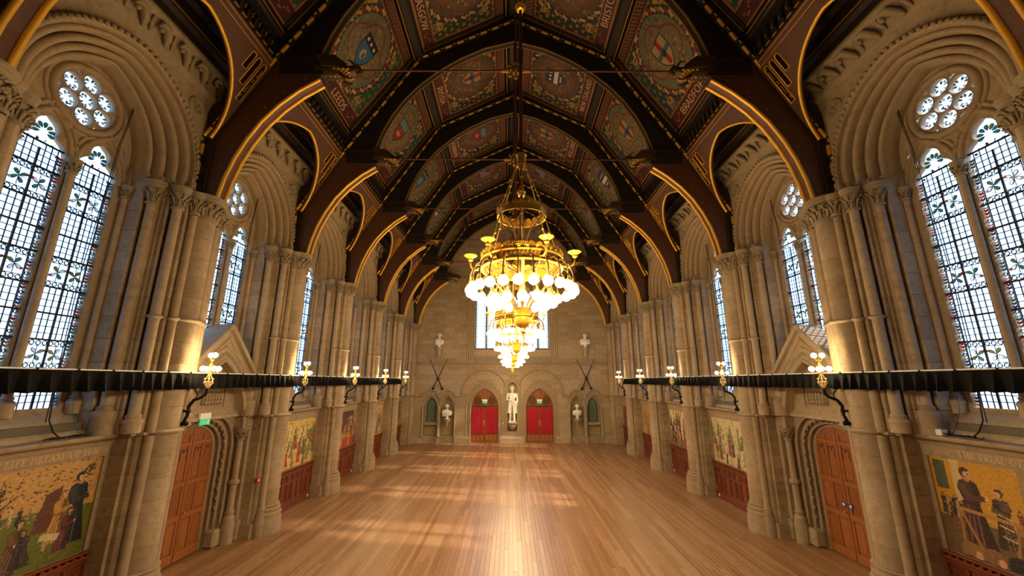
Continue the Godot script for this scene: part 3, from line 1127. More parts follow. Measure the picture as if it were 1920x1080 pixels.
	# door surrounds with cusping
	for e in [-1, 1]:
		var cx: float = 1.92 * e
		var ds := MB.new()
		for q in [[1.0, 1.36, 0.05], [1.1, 1.46, 0.035], [1.28, 1.85, 0.05]]:
			arch_roll(ds, [Vector2(cx - q[0], 0.0)] + arch(q[0], 2.3, q[1], 14, cx) + [Vector2(cx + q[0], 0.0)], q[2])
		for i in 7:
			var a := PI * (i + 0.5) / 7
			var c := Vector2(cx + cos(a) * 1.17, 2.35 + sin(a) * 1.62)
			var o := Vector2(cos(a), sin(a))
			var pts := []
			for k in 9:
				var t := -PI / 2 + PI * k / 8.0
				pts.append(c + o.rotated(t) * 0.2 - o * 0.05)
			arch_roll(ds, pts, 0.03)
			ds.ball(Vector3(c.x, c.y, 0.0), Vector3(0.09, 0.09, 0.025), 8)
		part(w, "door_surround", ds.done(), M.stone_1)
	# niche arcades with shafts
	var col := lathe_mesh([Vector2(0.1, 0), Vector2(0.1, 0.08), Vector2(0.06, 0.16), Vector2(0.05, 0.2), Vector2(0.05, 1.75), Vector2(0.07, 1.78), Vector2(0.05, 1.82), Vector2(0.09, 1.95), Vector2(0.1, 2.0), Vector2(0, 2.0)], 10)
	for e in [-1, 1]:
		for c in [4.52, 5.68]:
			var nm := MB.new()
			arch_roll(nm, arch(0.5, 2.4, 0.8, 8, e * c), 0.045)
			arch_roll(nm, arch(0.42, 2.4, 0.62, 8, e * c), 0.03, -0.08)
			var q := arch(0.53, 2.42, 0.87, 14, e * c)
			for p in q:
				nm.ball(Vector3(p.x, p.y, 0.035), 0.03, 5)
			part(w, "niche_arch", nm.done(), M.stone_4)
		for c in [3.98, 5.1, 6.22]:
			part(w, "niche_shaft", col, M.stone_2, T(Vector3(e * c, 0.42, 0.05)))
		# small leaded light in the outer niche
		var g := MB.new()
		g.plate(PackedVector2Array([Vector2(-0.3, 1.35), Vector2(0.3, 1.35)] + rev(arch(0.3, 2.4, 0.5, 8))), -0.01, 0.0)
		var lw := thing("window_%d" % (13 if e < 0 else 14), "small dim pointed leaded light inside the outer %s niche of the end wall" % ("left" if e < 0 else "right"), "window", Vector3(e * 5.68, 0, -FAR - 0.32), 0.0, "", "structure")
		part(lw, "pane", g.done(), M.dim_glass)
		var gl := MB.new()
		var gb := MB.new()
		for i in 5:
			strip(gl, Vector2(-0.28, 1.5 + 0.22 * i), Vector2(0.28, 1.5 + 0.22 * i), 0.012, 0.03)
		for i in [-1, 0, 1]:
			strip(gl, Vector2(0.1 * i, 1.35), Vector2(0.1 * i, 2.6), 0.012, 0.03)
		for f in [-1, 1]:
			strip(gl, Vector2(0.22 * f, 1.35), Vector2(0.22 * f, 2.6), 0.012, 0.03)
			for i in 12:
				blob(gb, gl, Vector2(0.26 * f, 1.42 + i * 0.1), 0.022)
		arch_roll(gl, [Vector2(-0.3, 1.35)] + arch(0.3, 2.4, 0.5, 8) + [Vector2(0.3, 1.35)], 0.02)
		part(lw, "leading", gl.done(), M.lead, T(Vector3.ZERO), "", "stuff")
		part(lw, "border_roundel", gb.done(), M.teal_glass, T(Vector3.ZERO), "", "stuff")
		part(lw, "sill", box_mesh(Vector3(0.9, 0.12, 0.3), 0.02), M.stone_4, T(Vector3(0, 1.22, 0.1)))
	# gabled tabernacle behind the statue
	var tb := MB.new()
	along_x(tb, [Vector2(-0.55, 3.55), Vector2(0, 4.5), Vector2(0.55, 3.55)], [Vector2(0.06, 0), Vector2(0.06, 0.05), Vector2(0.0, 0.08), Vector2(-0.05, 0.0)])
	arch_roll(tb, [Vector2(-0.4, 0.75)] + arch(0.4, 3.55, 0.56, 8) + [Vector2(0.4, 0.75)], 0.04)
	ring_on(tb, Vector2(0, 4.22), 0.07, 0.02)
	part(w, "tabernacle", tb.done(), M.stone_2)
	# great window: six lights in pairs, roses in the head
	var win := thing("window_15", "great six-light leaded window high in the end wall behind the chandeliers", "window", Vector3(0, 6.35, -FAR - 0.3), 0.0, "", "structure")
	var wh := []
	var gls := []
	for i in 6:
		var cx: float = [-2.3, -1.5, -0.4, 0.4, 1.5, 2.3][i]
		var lp := PackedVector2Array([Vector2(cx - 0.33, 0.1), Vector2(cx + 0.33, 0.1)] + rev(arch(0.33, 3.9, 0.5, 6, cx)))
		wh.append(lp)
		gls.append([cx, lp])
	for q in [[0.0, 6.2, 0.5], [-1.75, 5.2, 0.36], [1.75, 5.2, 0.36], [-0.72, 5.2, 0.22], [0.72, 5.2, 0.22], [-0.85, 6.0, 0.2], [0.85, 6.0, 0.2]]:
		for i in 4:
			var a := PI / 4 + PI / 2 * i
			wh.append(circle(Vector2(q[0], q[1]) + Vector2(cos(a), sin(a)) * q[2] * 0.48, q[2] * 0.32, 10))
	for e in [-1, 1]:
		wh.append(PackedVector2Array([Vector2(e * 0.75, 6.55), Vector2(e * 1.0, 6.35), Vector2(e * 0.55, 6.95)]))
	var wt := MB.new()
	wt.plate(PackedVector2Array([Vector2(-2.7, 0), Vector2(2.7, 0)] + rev(arch(2.7, 4.25, 3.52, 14))), -0.15, 0.0, wh)
	for q in [[0.0, 6.2, 0.62], [-1.75, 5.2, 0.45], [1.75, 5.2, 0.45]]:
		ring_on(wt, Vector2(q[0], q[1]), q[2], 0.05, 24)
	for cx in [-1.9, 1.9]:
		arch_roll(wt, arch(0.78, 3.9, 1.5, 8, cx), 0.05)
	arch_roll(wt, arch(0.82, 3.9, 1.5, 8), 0.05)
	part(win, "tracery", wt.done(), M.stone_1)
	var wl := MB.new()
	var wr := MB.new()
	for q in gls:
		var cx: float = q[0]
		for i in range(1, 30):
			strip(wl, Vector2(cx - 0.33, 0.1 + i * 0.135), Vector2(cx + 0.33, 0.1 + i * 0.135), 0.024 if i % 6 == 0 else 0.011, 0.015)
		for i in [-2, -1, 0, 1, 2]:
			strip(wl, Vector2(cx + i * 0.115, 0.1), Vector2(cx + i * 0.115, 4.0), 0.012 if i else 0.022, 0.015)
		for e in [-1, 1]:
			for i in 26:
				wr.plate(rect(cx + e * 0.28 - 0.035, 0.16 + i * 0.15, cx + e * 0.28 + 0.035, 0.22 + i * 0.15), 0.0, 0.01)
		for e in 2:
			var pb := MB.new()
			pb.plate(rect(cx - 0.34 + 0.34 * e, 0.08, cx + 0.34 * e, 4.4), -0.01, -0.005)
			part(win, "pane", pb.done(), M.clear_glass)
	var hp := MB.new()
	hp.plate(rect(-2.2, 4.5, 2.2, 7.2), -0.01, -0.005)
	part(win, "head_pane", hp.done(), M.clear_glass)
	part(win, "leading", wl.done(), M.lead, T(Vector3.ZERO), "", "stuff")
	part(win, "border_quarry", wr.done(), M.blue_glass, T(Vector3.ZERO), "", "stuff")
	var ws := MB.new()
	for q in [[2.75, 0.06], [2.9, 0.05], [3.06, 0.06], [3.22, 0.05]]:
		arch_roll(ws, [Vector2(-q[0], 5.5 if q[0] > 2.8 else 6.3)] + arch(q[0], 10.6, q[0] + 0.82, 14) + [Vector2(q[0], 5.5 if q[0] > 2.8 else 6.3)], q[1])
	ws.box(Vector3(0, 6.3, 0.02), Vector3(5.5, 0.1, 0.14), 0.03)
	ws.box(Vector3(0, 6.05, 0.0), Vector3(5.5, 0.4, 0.06), 0.01)
	for e in [-1, 1]:
		for xx in [2.9, 3.06, 3.22]:
			ws.box(Vector3(e * xx, 5.5, 0.04), Vector3(0.14, 0.24, 0.12), 0.02)
	part(w, "window_surround", ws.done(), M.stone_2)

# ------------------------------------------------------------------ roof trusses
const LOW_ARC := [Vector2(6.74, 8.12), Vector2(6.66, 8.6), Vector2(6.52, 9.1), Vector2(6.31, 9.6), Vector2(6.03, 10.1), Vector2(5.67, 10.55), Vector2(5.24, 10.95), Vector2(4.78, 11.27)]
const UP_ARC := [Vector2(4.86, 11.9), Vector2(4.66, 12.6), Vector2(4.38, 13.25), Vector2(4.0, 13.9), Vector2(3.5, 14.52), Vector2(2.85, 15.13), Vector2(2.05, 15.7), Vector2(1.1, 16.2), Vector2(0, 16.52)]
const RAFTER := [Vector2(7.2, 8.14), Vector2(7.2, 9.6), Vector2(5.755, 11.9), Vector2(3.42, 15.62), Vector2(0, 17.32)]

func mx(a: Array, s: int) -> Array:
	return a.map(func(p): return Vector2(p.x * s, p.y))

func to3(a: Array, z: float) -> Array:
	return a.map(func(p): return Vector3(p.x, p.y, z))

func roof() -> void:
	var t := thing("roof_truss", "", "roof truss", Vector3.ZERO, 0.0, "arch-braced timber roof trusses")
	for s in [-1, 1]:
		var b := MB.new()
		b.plate(PackedVector2Array(mx(LOW_ARC + [Vector2(4.78, 11.9), Vector2(5.755, 11.9), Vector2(7.2, 9.6), Vector2(7.2, 8.14)], s)), -0.14, 0.14)
		part(t, "arched_brace", b.done(), M.timber_red)
		var h := MB.new()
		h.box(Vector3(s * 5.25, 11.6, 0), Vector3(1.1, 0.5, 0.34), 0.02)
		part(t, "hammer_beam", h.done(), M.timber)
		for z in [-0.12, 0.12]:
			part(t, "gilded_rib", tube_mesh(to3(mx(LOW_ARC, s), z), 0.045, 7), M.gilt)
			part(t, "gilded_rib", tube_mesh(to3(mx(UP_ARC, s), z * 0.8), 0.03, 7), M.gilt_dull)
		var rf := MB.new()
		var o := [Vector2(7.2, 9.6), Vector2(5.755, 11.9), Vector2(3.42, 15.62), Vector2(0, 17.32), Vector2(0, 17.72), Vector2(3.66, 15.9), Vector2(6.02, 12.12), Vector2(7.5, 9.78)]
		rf.plate(PackedVector2Array(mx(o, s)), -0.24, 0.24)
		rf.box(Vector3(s * 7.12, 8.9, 0), Vector3(0.24, 1.5, 0.42), 0.01)
		part(t, "rafter", rf.done(), M.timber)
		# roll with gilded bands
		var gold := MB.new()
		var dark := MB.new()
		var path := mx(RAFTER, s)
		for z in [-0.25, 0.25]:
			dark.tube(to3(path, z), 0.038, 6)
			for i in path.size() - 1:
				var p: Vector2 = path[i]
				var q: Vector2 = path[i + 1]
				var l := p.distance_to(q)
				var n := int(l / 0.44)
				for k in n:
					var c := p.lerp(q, (k + 0.32) / n)
					var d := (q - p).normalized() * 0.125
					gold.tube([Vector3(c.x - d.x, c.y - d.y, z), Vector3(c.x + d.x, c.y + d.y, z)], 0.046, 6)
					var e := p.lerp(q, (k + 0.82) / n)
					for m in 3:
						var v: Vector2 = e + (q - p).normalized() * (m - 1) * 0.035
						gold.ball(Vector3(v.x, v.y, z + signf(z) * 0.035), 0.02, 5)
		part(t, "banded_roll", dark.done(), M.timber_black)
		part(t, "gilded_band", gold.done(), M.gilt, T(Vector3.ZERO), "", "stuff")
		var stud := MB.new()
		for i in 7:
			var p: Vector2 = LOW_ARC[i].lerp(LOW_ARC[i + 1], 0.5)
			var nn: Vector2 = (LOW_ARC[i + 1] - LOW_ARC[i]).normalized()
			var c := p + Vector2(-nn.y, nn.x) * -0.2
			stud.ball(Vector3(s * c.x, c.y, 0.145), 0.022, 6)
		part(t, "stud", stud.done(), M.gilt_dull, T(Vector3.ZERO), "", "stuff")
		beast(t, s)
		part(t, "tie_rod", tube_mesh([Vector3(s * 3.95, 11.63, 0), Vector3(s * 0.32, 11.63, 0)], 0.024, 8), M.rust)
		part(t, "rod_collar", tube_mesh([Vector3(s * 0.36, 11.63, 0), Vector3(s * 0.12, 11.63, 0)], [0.04, 0.055], 10), M.gilt_dull)
	var u := MB.new()
	var poly := []
	poly.append_array(UP_ARC)
	poly.append_array(rev(mx(UP_ARC, -1)).slice(1))
	poly.append_array([Vector2(-5.755, 11.9), Vector2(-3.42, 15.62), Vector2(0, 17.32), Vector2(3.42, 15.62), Vector2(5.755, 11.9)])
	u.plate(PackedVector2Array(poly), -0.12, 0.12)
	part(t, "upper_arch", u.done(), M.timber_black)
	# boss where the rods meet
	var bs := MB.new()
	bs.ball(Vector3(0, 11.63, 0), 0.12, 12)
	for i in 8:
		var a := TAU * i / 8
		var o := Vector3(cos(a) * 0.21, 11.63 + sin(a) * 0.21, 0.02)
		bs.ball(o, 0.055, 8)
		bs.tube([Vector3(cos(a) * 0.1, 11.63 + sin(a) * 0.1, 0.05), o], 0.02, 5)
		bs.ball(Vector3(cos(a + 0.4) * 0.13, 11.63 + sin(a + 0.4) * 0.13, 0.1), 0.04, 6)
	part(t, "gilded_boss", bs.done(), M.gilt_dull)
	part(t, "king_rod", tube_mesh([Vector3(0, 11.8, 0), Vector3(0, 16.5, 0)], 0.028, 8), M.rust)
	var pos := ["first", "second", "third", "fourth", "fifth", "sixth"]
	for k in range(0, 7):
		var l: String = "dark arched roof truss with gilded ribs, " + ("overhead before the first visible tie rod" if k == 0 else "against the end wall gable" if k == 6 else "carrying the %s tie rod in view" % pos[k - 1])
		var p := Vector3(0, 0, -(FIRST + BAY * (k - 1)))
		if k == 6:
			p.z = -28.22
		if k == 0:
			t.position = p
			t.set_meta("label", l)
		else:
			copy(t, p, 0.0, l)
	arcades()

func beast(t: Node3D, s: int) -> void:
	# carved winged beast on the end of the hammer beam, looking into the hall
	var b := MB.new()
	var sc := MB.new()
	var f := func(x: float, y: float, z: float) -> Vector3: return Vector3(s * x, y, z)
	b.tube([f.call(4.9, 11.6, 0), f.call(4.6, 11.58, 0), f.call(4.35, 11.56, 0), f.call(4.15, 11.6, 0), f.call(4.0, 11.64, 0)], [0.2, 0.2, 0.17, 0.13, 0.1], 10)
	b.ball(f.call(3.98, 11.66, 0), Vector3(0.13, 0.115, 0.11), 10)
	b.ball(f.call(3.88, 11.61, 0), Vector3(0.09, 0.06, 0.07), 8)
	b.ball(f.call(3.9, 11.54, 0), Vector3(0.08, 0.03, 0.06), 8)
	for z in [-1, 1]:
		b.ball(f.call(3.93, 11.72, 0.07 * z), 0.032, 7)
		b.tube([f.call(4.02, 11.74, 0.08 * z), f.call(4.1, 11.82, 0.12 * z), f.call(4.2, 11.8, 0.13 * z)], [0.03, 0.025, 0.01], 5)
		for i in 6:
			var y := 11.86 - i * 0.055
			b.tube([f.call(4.18, 11.68 - i * 0.02, 0.13 * z), f.call(4.45, y, 0.2 * z), f.call(4.92 - i * 0.03, y + 0.03, 0.2 * z)], [0.03, 0.04, 0.025], 5)
		for r in 5:
			for i in 7:
				sc.ball(f.call(4.12 + i * 0.11 + 0.05 * (r % 2), 11.42 + r * 0.03, (0.06 + r * 0.025) * z), Vector3(0.05, 0.03, 0.025), 6)
		b.tube([f.call(4.3, 11.42, 0.1 * z), f.call(4.2, 11.33, 0.12 * z), f.call(4.08, 11.34, 0.12 * z)], [0.05, 0.04, 0.025], 6)
	part(t, "carved_beast", b.done(), M.dark_gilt)
	part(t, "gilded_scale", sc.done(), M.gilt, T(Vector3.ZERO), "", "stuff")

func arcades() -> void:
	# pierced arcade between the trusses, leaning with the rafters
	var d := Vector2(1.17, 2.12).normalized()
	var lean := Transform3D(Basis(Vector3(0, 0, -1), Vector3(d.x, d.y, 0), Vector3(d.y, -d.x, 0)), V(7.08, 9.58, 0))
	var a := thing("roof_arcade", "", "timber arcade", Vector3.ZERO, 0.0, "pierced timber arcades between the trusses")
	var pts := arch(1.76, 0.0, 2.0, 14)
	var out := PackedVector2Array([Vector2(-1.8, 2.42), Vector2(-1.8, 0)])
	out.append_array(PackedVector2Array(pts))
	out.append_array(PackedVector2Array([Vector2(1.8, 0), Vector2(1.8, 2.42)]))
	var holes := []
	var edges := []
	for e in [-1, 1]:
		for q in [[1.66, 1.08], [1.47, 1.42], [1.28, 1.72]]:
			var x: float = e * q[0]
			var h := PackedVector2Array([Vector2(x - 0.065, q[1]), Vector2(x + 0.065, q[1])])
			for i in 7:
				var t := PI * i / 6.0
				h.append(Vector2(x + 0.065 * cos(t), 2.1 + 0.07 * sin(t)))
			holes.append(h)
			var path := []
			for v in h:
				path.append(Vector3(v.x, v.y, 0.05))
			path.append(path[0])
			edges.append(tube_mesh(path, 0.014, 5))
	var b := MB.new()
	b.x = lean
	b.plate(out, -0.06, 0.05, holes)
	part(a, "spandrel_board", b.done(), M.timber_red)
	for m in edges:
		part(a, "gilded_edging", m, M.gilt, lean)
	part(a, "gilded_rib", tube_mesh(to3(pts, 0.045), 0.04, 7), M.gilt, lean)
	var ln := MB.new()
	for v in [2.25, 2.37]:
		ln.box(Vector3(0, v, 0.055), Vector3(3.6, 0.022, 0.016))
	part(a, "gilded_line", ln.done(), M.gilt_line, lean)
	# cresting board with pierced scrolls above
	var cb := MB.new()
	cb.box(V(5.92, 12.06, 0), Vector3(0.06, 0.74, 3.6), 0.005)
	part(a, "cresting_board", cb.done(), M.timber)
	var cr := MB.new()
	var gd := MB.new()
	for i in 15:
		var z := -1.68 + i * 0.24
		cr.tube([V(5.88, 11.82, z), V(5.85, 11.96, z + 0.05), V(5.86, 12.1, z - 0.03), V(5.87, 12.2, z + 0.06)], [0.03, 0.045, 0.04, 0.02], 5)
		cr.ball(V(5.86, 12.12, z + 0.09), 0.035, 6)
		gd.box(V(5.87, 11.79, z + 0.1), Vector3(0.03, 0.024, 0.14))
		gd.box(V(5.86, 12.02, z + 0.12), Vector3(0.03, 0.1, 0.016))
	part(a, "cresting_scroll", cr.done(), M.timber_black, T(Vector3.ZERO), "", "stuff")
	part(a, "gilded_dash", gd.done(), M.gilt_line, T(Vector3.ZERO), "", "stuff")
	var place := ["over the near mural bay", "over the gabled doorway", "in the bay after the doorway", "in the second bay after the doorway", "in the third bay after the doorway", "in the bay beside the end wall"]
	for j in 6:
		for s in [-1, 1]:
			var l := "pierced gilt-rimmed roof arcade on the %s side, %s" % ["left" if s < 0 else "right", place[j]]
			if j == 0 and s < 0:
				a.position = bay_at(0, -1)
				a.set_meta("label", l)
			else:
				copy(a, bay_at(j, s), face(s), l)

# ------------------------------------------------------------------ painted ceiling
class Pic:
	var im: Image
	var w: int
	var h: int
	func _init(ww: int, hh: int, bg: Color) -> void:
		w = ww
		h = hh
		im = Image.create(w, h, false, Image.FORMAT_RGB8)
		im.fill(bg)
	func r(x: float, y: float, ww: float, hh: float, c: Color) -> void:
		im.fill_rect(Rect2i(int(round(x)), int(round(y)), maxi(1, int(round(ww))), maxi(1, int(round(hh)))), c)
	func el(c: Vector2, rx: float, ry: float, col: Color) -> void:
		for y in range(int(c.y - ry), int(c.y + ry) + 1):
			var t := (y - c.y) / ry
			if absf(t) < 1.0:
				var q := rx * sqrt(1 - t * t)
				r(c.x - q, y, 2 * q, 1, col)
	func pg(p: Array, col: Color) -> void:
		var y0 := 1e9
		var y1 := -1e9
		for v in p:
			y0 = minf(y0, v.y)
			y1 = maxf(y1, v.y)
		for y in range(int(y0), int(y1) + 1):
			var xs := []
			for i in p.size():
				var a: Vector2 = p[i]
				var b: Vector2 = p[(i + 1) % p.size()]
				if (a.y <= y + 0.5) != (b.y <= y + 0.5):
					xs.append(a.x + (y + 0.5 - a.y) / (b.y - a.y) * (b.x - a.x))
			xs.sort()
			for i in range(0, xs.size() - 1, 2):
				r(xs[i], y, xs[i + 1] - xs[i], 1, col)
	func ln(a: Vector2, b: Vector2, t: float, col: Color) -> void:
		var o := (b - a).normalized().orthogonal() * t / 2
		pg([a - o, b - o, b + o, a + o], col)
	func tex() -> ImageTexture:
		return ImageTexture.create_from_image(im)

func uv_quad(w: float, h: float, thick := 0.02) -> ArrayMesh:
	# painted board: picture on the front, plain edges behind
	var st := SurfaceTool.new()
	st.begin(Mesh.PRIMITIVE_TRIANGLES)
	var p := [Vector3(-w / 2, -h / 2, 0), Vector3(w / 2, -h / 2, 0), Vector3(w / 2, h / 2, 0), Vector3(-w / 2, h / 2, 0)]
	var uv := [Vector2(0, 1), Vector2(1, 1), Vector2(1, 0), Vector2(0, 0)]
	st.set_smooth_group(0xFFFFFFFF)
	for i in [0, 2, 1, 0, 3, 2]:
		st.set_uv(uv[i])
		st.add_vertex(p[i])
	for k in 4:
		var a: Vector3 = p[k]
		var b: Vector3 = p[(k + 1) % 4]
		var d := Vector3(0, 0, -thick)
		for v in [[a, k], [b, (k + 1) % 4], [a + d, k], [b, (k + 1) % 4], [b + d, (k + 1) % 4], [a + d, k]]:
			st.set_uv(uv[v[1]])
			st.add_vertex(v[0])
	st.generate_normals()
	return st.commit()

func panel_picture(v: int, upper: bool) -> ImageTexture:
	var rng := RandomNumberGenerator.new()
	rng.seed = 100 + v
	var n := 300
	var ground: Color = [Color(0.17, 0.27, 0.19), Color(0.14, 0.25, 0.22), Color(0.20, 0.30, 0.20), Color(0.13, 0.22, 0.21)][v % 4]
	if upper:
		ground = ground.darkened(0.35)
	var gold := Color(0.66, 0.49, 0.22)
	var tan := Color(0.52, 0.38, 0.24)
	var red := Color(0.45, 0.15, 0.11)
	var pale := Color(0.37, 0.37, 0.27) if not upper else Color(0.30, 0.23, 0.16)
	var p := Pic.new(n, n, ground)
	# powdering of little flowers
	for i in 13:
		for k in 13:
			var c := Vector2(14 + i * 22 + (k % 2) * 11, 14 + k * 22)
			var fc := gold if upper else Color(0.47, 0.45, 0.25)
			for a in 5:
				p.el(c + Vector2(cos(a * TAU / 5), sin(a * TAU / 5)) * 3.6, 2.2, 2.2, fc)
	# beasts and ribbons at the corners of the wreath
	var m := Vector2(n / 2.0, n / 2.0 - 6)
	for q in [Vector2(-0.34, -0.26), Vector2(0.34, -0.26), Vector2(-0.34, 0.28), Vector2(0.34, 0.28)]:
		var c: Vector2 = m + q * n
		var e := signf(q.x)
		p.el(c, 15, 9, gold)
		p.el(c + Vector2(-e * 15, -12), 8, 8, gold)
		p.ln(c + Vector2(-e * 8, 0), c + Vector2(-e * 14, -12), 8, gold)
		p.ln(c + Vector2(e * 10, 0), c + Vector2(e * 24, -18), 4, gold.darkened(0.2))
		for i in 4:
			p.ln(c + Vector2(-12 + i * 8, 4), c + Vector2(-14 + i * 9, 24), 4, gold.darkened(0.1 * (i % 2)))
		p.el(c + Vector2(0, -1), 8, 4, gold.darkened(0.4))
	# rope wreath
	p.el(m, 116, 124, Color(0.11, 0.13, 0.17))
	for i in 44:
		var a := TAU * i / 44
		var c := m + Vector2(cos(a) * 104, sin(a) * 112)
		var dd := Vector2(-sin(a), cos(a)).rotated(0.6) * 10
		p.ln(c - dd, c + dd, 9, [gold, Color(0.13, 0.17, 0.24) if v % 3 else red, gold.lightened(0.12), gold.darkened(0.25)][i % 4])
	p.el(m, 94, 102, pale)
	for i in 120:
		var a := rng.randf() * TAU
		var rr := sqrt(rng.randf()) * 90
		var c := m + Vector2(cos(a) * rr, sin(a) * rr * 1.05)
		p.el(c, rng.randf_range(2, 5), rng.randf_range(2, 5), [tan, pale.lightened(0.15), Color(0.35, 0.2, 0.16), pale.darkened(0.25)][rng.randi() % 4])
	# quatrefoil
	for lap in 2:
		for q in [Vector2(0, -1), Vector2(0, 1), Vector2(-1, 0), Vector2(1, 0)]:
			p.el(m + q * 38, 46 - lap * 5, 46 - lap * 5, red if lap == 0 else pale.lerp(tan, 0.35))
	for i in 90:
		var a := rng.randf() * TAU
		var rr := sqrt(rng.randf()) * 70
		var c := m + Vector2(cos(a), sin(a)) * rr
		if rng.randf() < 0.5:
			p.ln(c, c + Vector2(rng.randf_range(-12, 12), rng.randf_range(-12, 12)), 2.5, [Color(0.34, 0.2, 0.15), tan.lightened(0.1), Color(0.5, 0.42, 0.27)][rng.randi() % 3])
		else:
			p.el(c, 4, 4, [tan.lightened(0.12), Color(0.4, 0.22, 0.17), Color(0.28, 0.3, 0.2)][rng.randi() % 3])
	# shield of simple fields
	var sh := func(x0: float, x1: float, y0: float, y1: float) -> Array:
		var o := []
		for q in [Vector2(x0, y0), Vector2(x1, y0)]:
			o.append(m + q)
		for i in 7:
			var t := i / 6.0
			o.append(m + Vector2(lerpf(x1, (x0 + x1) / 2, t * t), lerpf(y0 + (y1 - y0) * 0.45, y1, t)))
		for i in 7:
			var t := 1 - i / 6.0
			o.append(m + Vector2(lerpf(x0, (x0 + x1) / 2, t * t), lerpf(y0 + (y1 - y0) * 0.45, y1, t)))
		return o
	p.pg(sh.call(-34, 34, -42, 46), Color(0.1, 0.08, 0.08))
	var f: Color = [Color(0.16, 0.36, 0.5), Color(0.5, 0.12, 0.13), Color(0.2, 0.2, 0.36), Color(0.6, 0.5, 0.28), Color(0.28, 0.16, 0.32)][v % 5]
	p.pg(sh.call(-31, 31, -39, 42), f)
	match v % 5:
		0:
			p.r(m.x - 31, m.y - 39, 62, 22, Color(0.09, 0.08, 0.12))
			for i in 3:
				p.el(m + Vector2(-20 + 20 * i, -28), 5, 5, Color(0.75, 0.7, 0.6))
			p.el(m + Vector2(0, 8), 12, 15, gold)
			p.el(m + Vector2(3, 10), 6, 9, f)
		1:
			p.r(m.x - 31, m.y - 39, 62, 24, Color(0.33, 0.5, 0.5))
			p.pg([m + Vector2(-18, 4), m + Vector2(18, 4), m + Vector2(12, 18), m + Vector2(-12, 18)], gold)
			p.ln(m + Vector2(0, -12), m + Vector2(0, 4), 3, gold)
		2:
			p.r(m.x - 31, m.y - 8, 62, 17, Color(0.8, 0.76, 0.66))
			for i in 3:
				p.el(m + Vector2(-18 + 18 * i, -24), 5, 5, Color(0.8, 0.78, 0.7))
				p.el(m + Vector2(-10 + 10 * i, 20), 4, 4, Color(0.8, 0.78, 0.7))
		3:
			p.r(m.x - 8, m.y - 39, 15, 72, Color(0.5, 0.12, 0.13))
			p.r(m.x - 30, m.y - 10, 60, 14, Color(0.2, 0.34, 0.42))
			p.el(m, 9, 9, Color(0.12, 0.1, 0.1))
		4:
			for i in 4:
				p.r(m.x - 30 + i * 16, m.y - 38, 8, 60, Color(0.66, 0.56, 0.5))
			p.r(m.x - 30, m.y - 38, 26, 26, Color(0.18, 0.2, 0.4))
	# borders: gold fillets, interlace at the ridge side, maroon name strip at the eaves side
	var mar := Color(0.27, 0.085, 0.075)
	p.r(0, 0, n, 34, mar)
	for i in 26:
		p.ln(Vector2(i * 12 - 6, 6), Vector2(i * 12 + 10, 28), 3, tan)
		p.ln(Vector2(i * 12 + 10, 6), Vector2(i * 12 - 6, 28), 3, tan.darkened(0.25))
	p.r(0, n - 40, n, 40, mar)
	for k in [0, 34, n - 44, n - 5]:
		p.r(0, k, n, 4, Color(0.52, 0.3, 0.15))
		p.r(0, k + 1, n, 1, gold)
	for k in [0, n - 8]:
		p.r(k, 34, 8, n - 74, Color(0.45, 0.22, 0.12))
		p.r(k + 3, 34, 2, n - 74, gold)
	# vine ends of the name strip
	for e in [14, n - 44]:
		for i in 6:
			p.el(Vector2(e + i * 6, n - 22 + 8 * sin(i * 1.1)), 3, 3, Color(0.55, 0.33, 0.2))
	return p.tex()

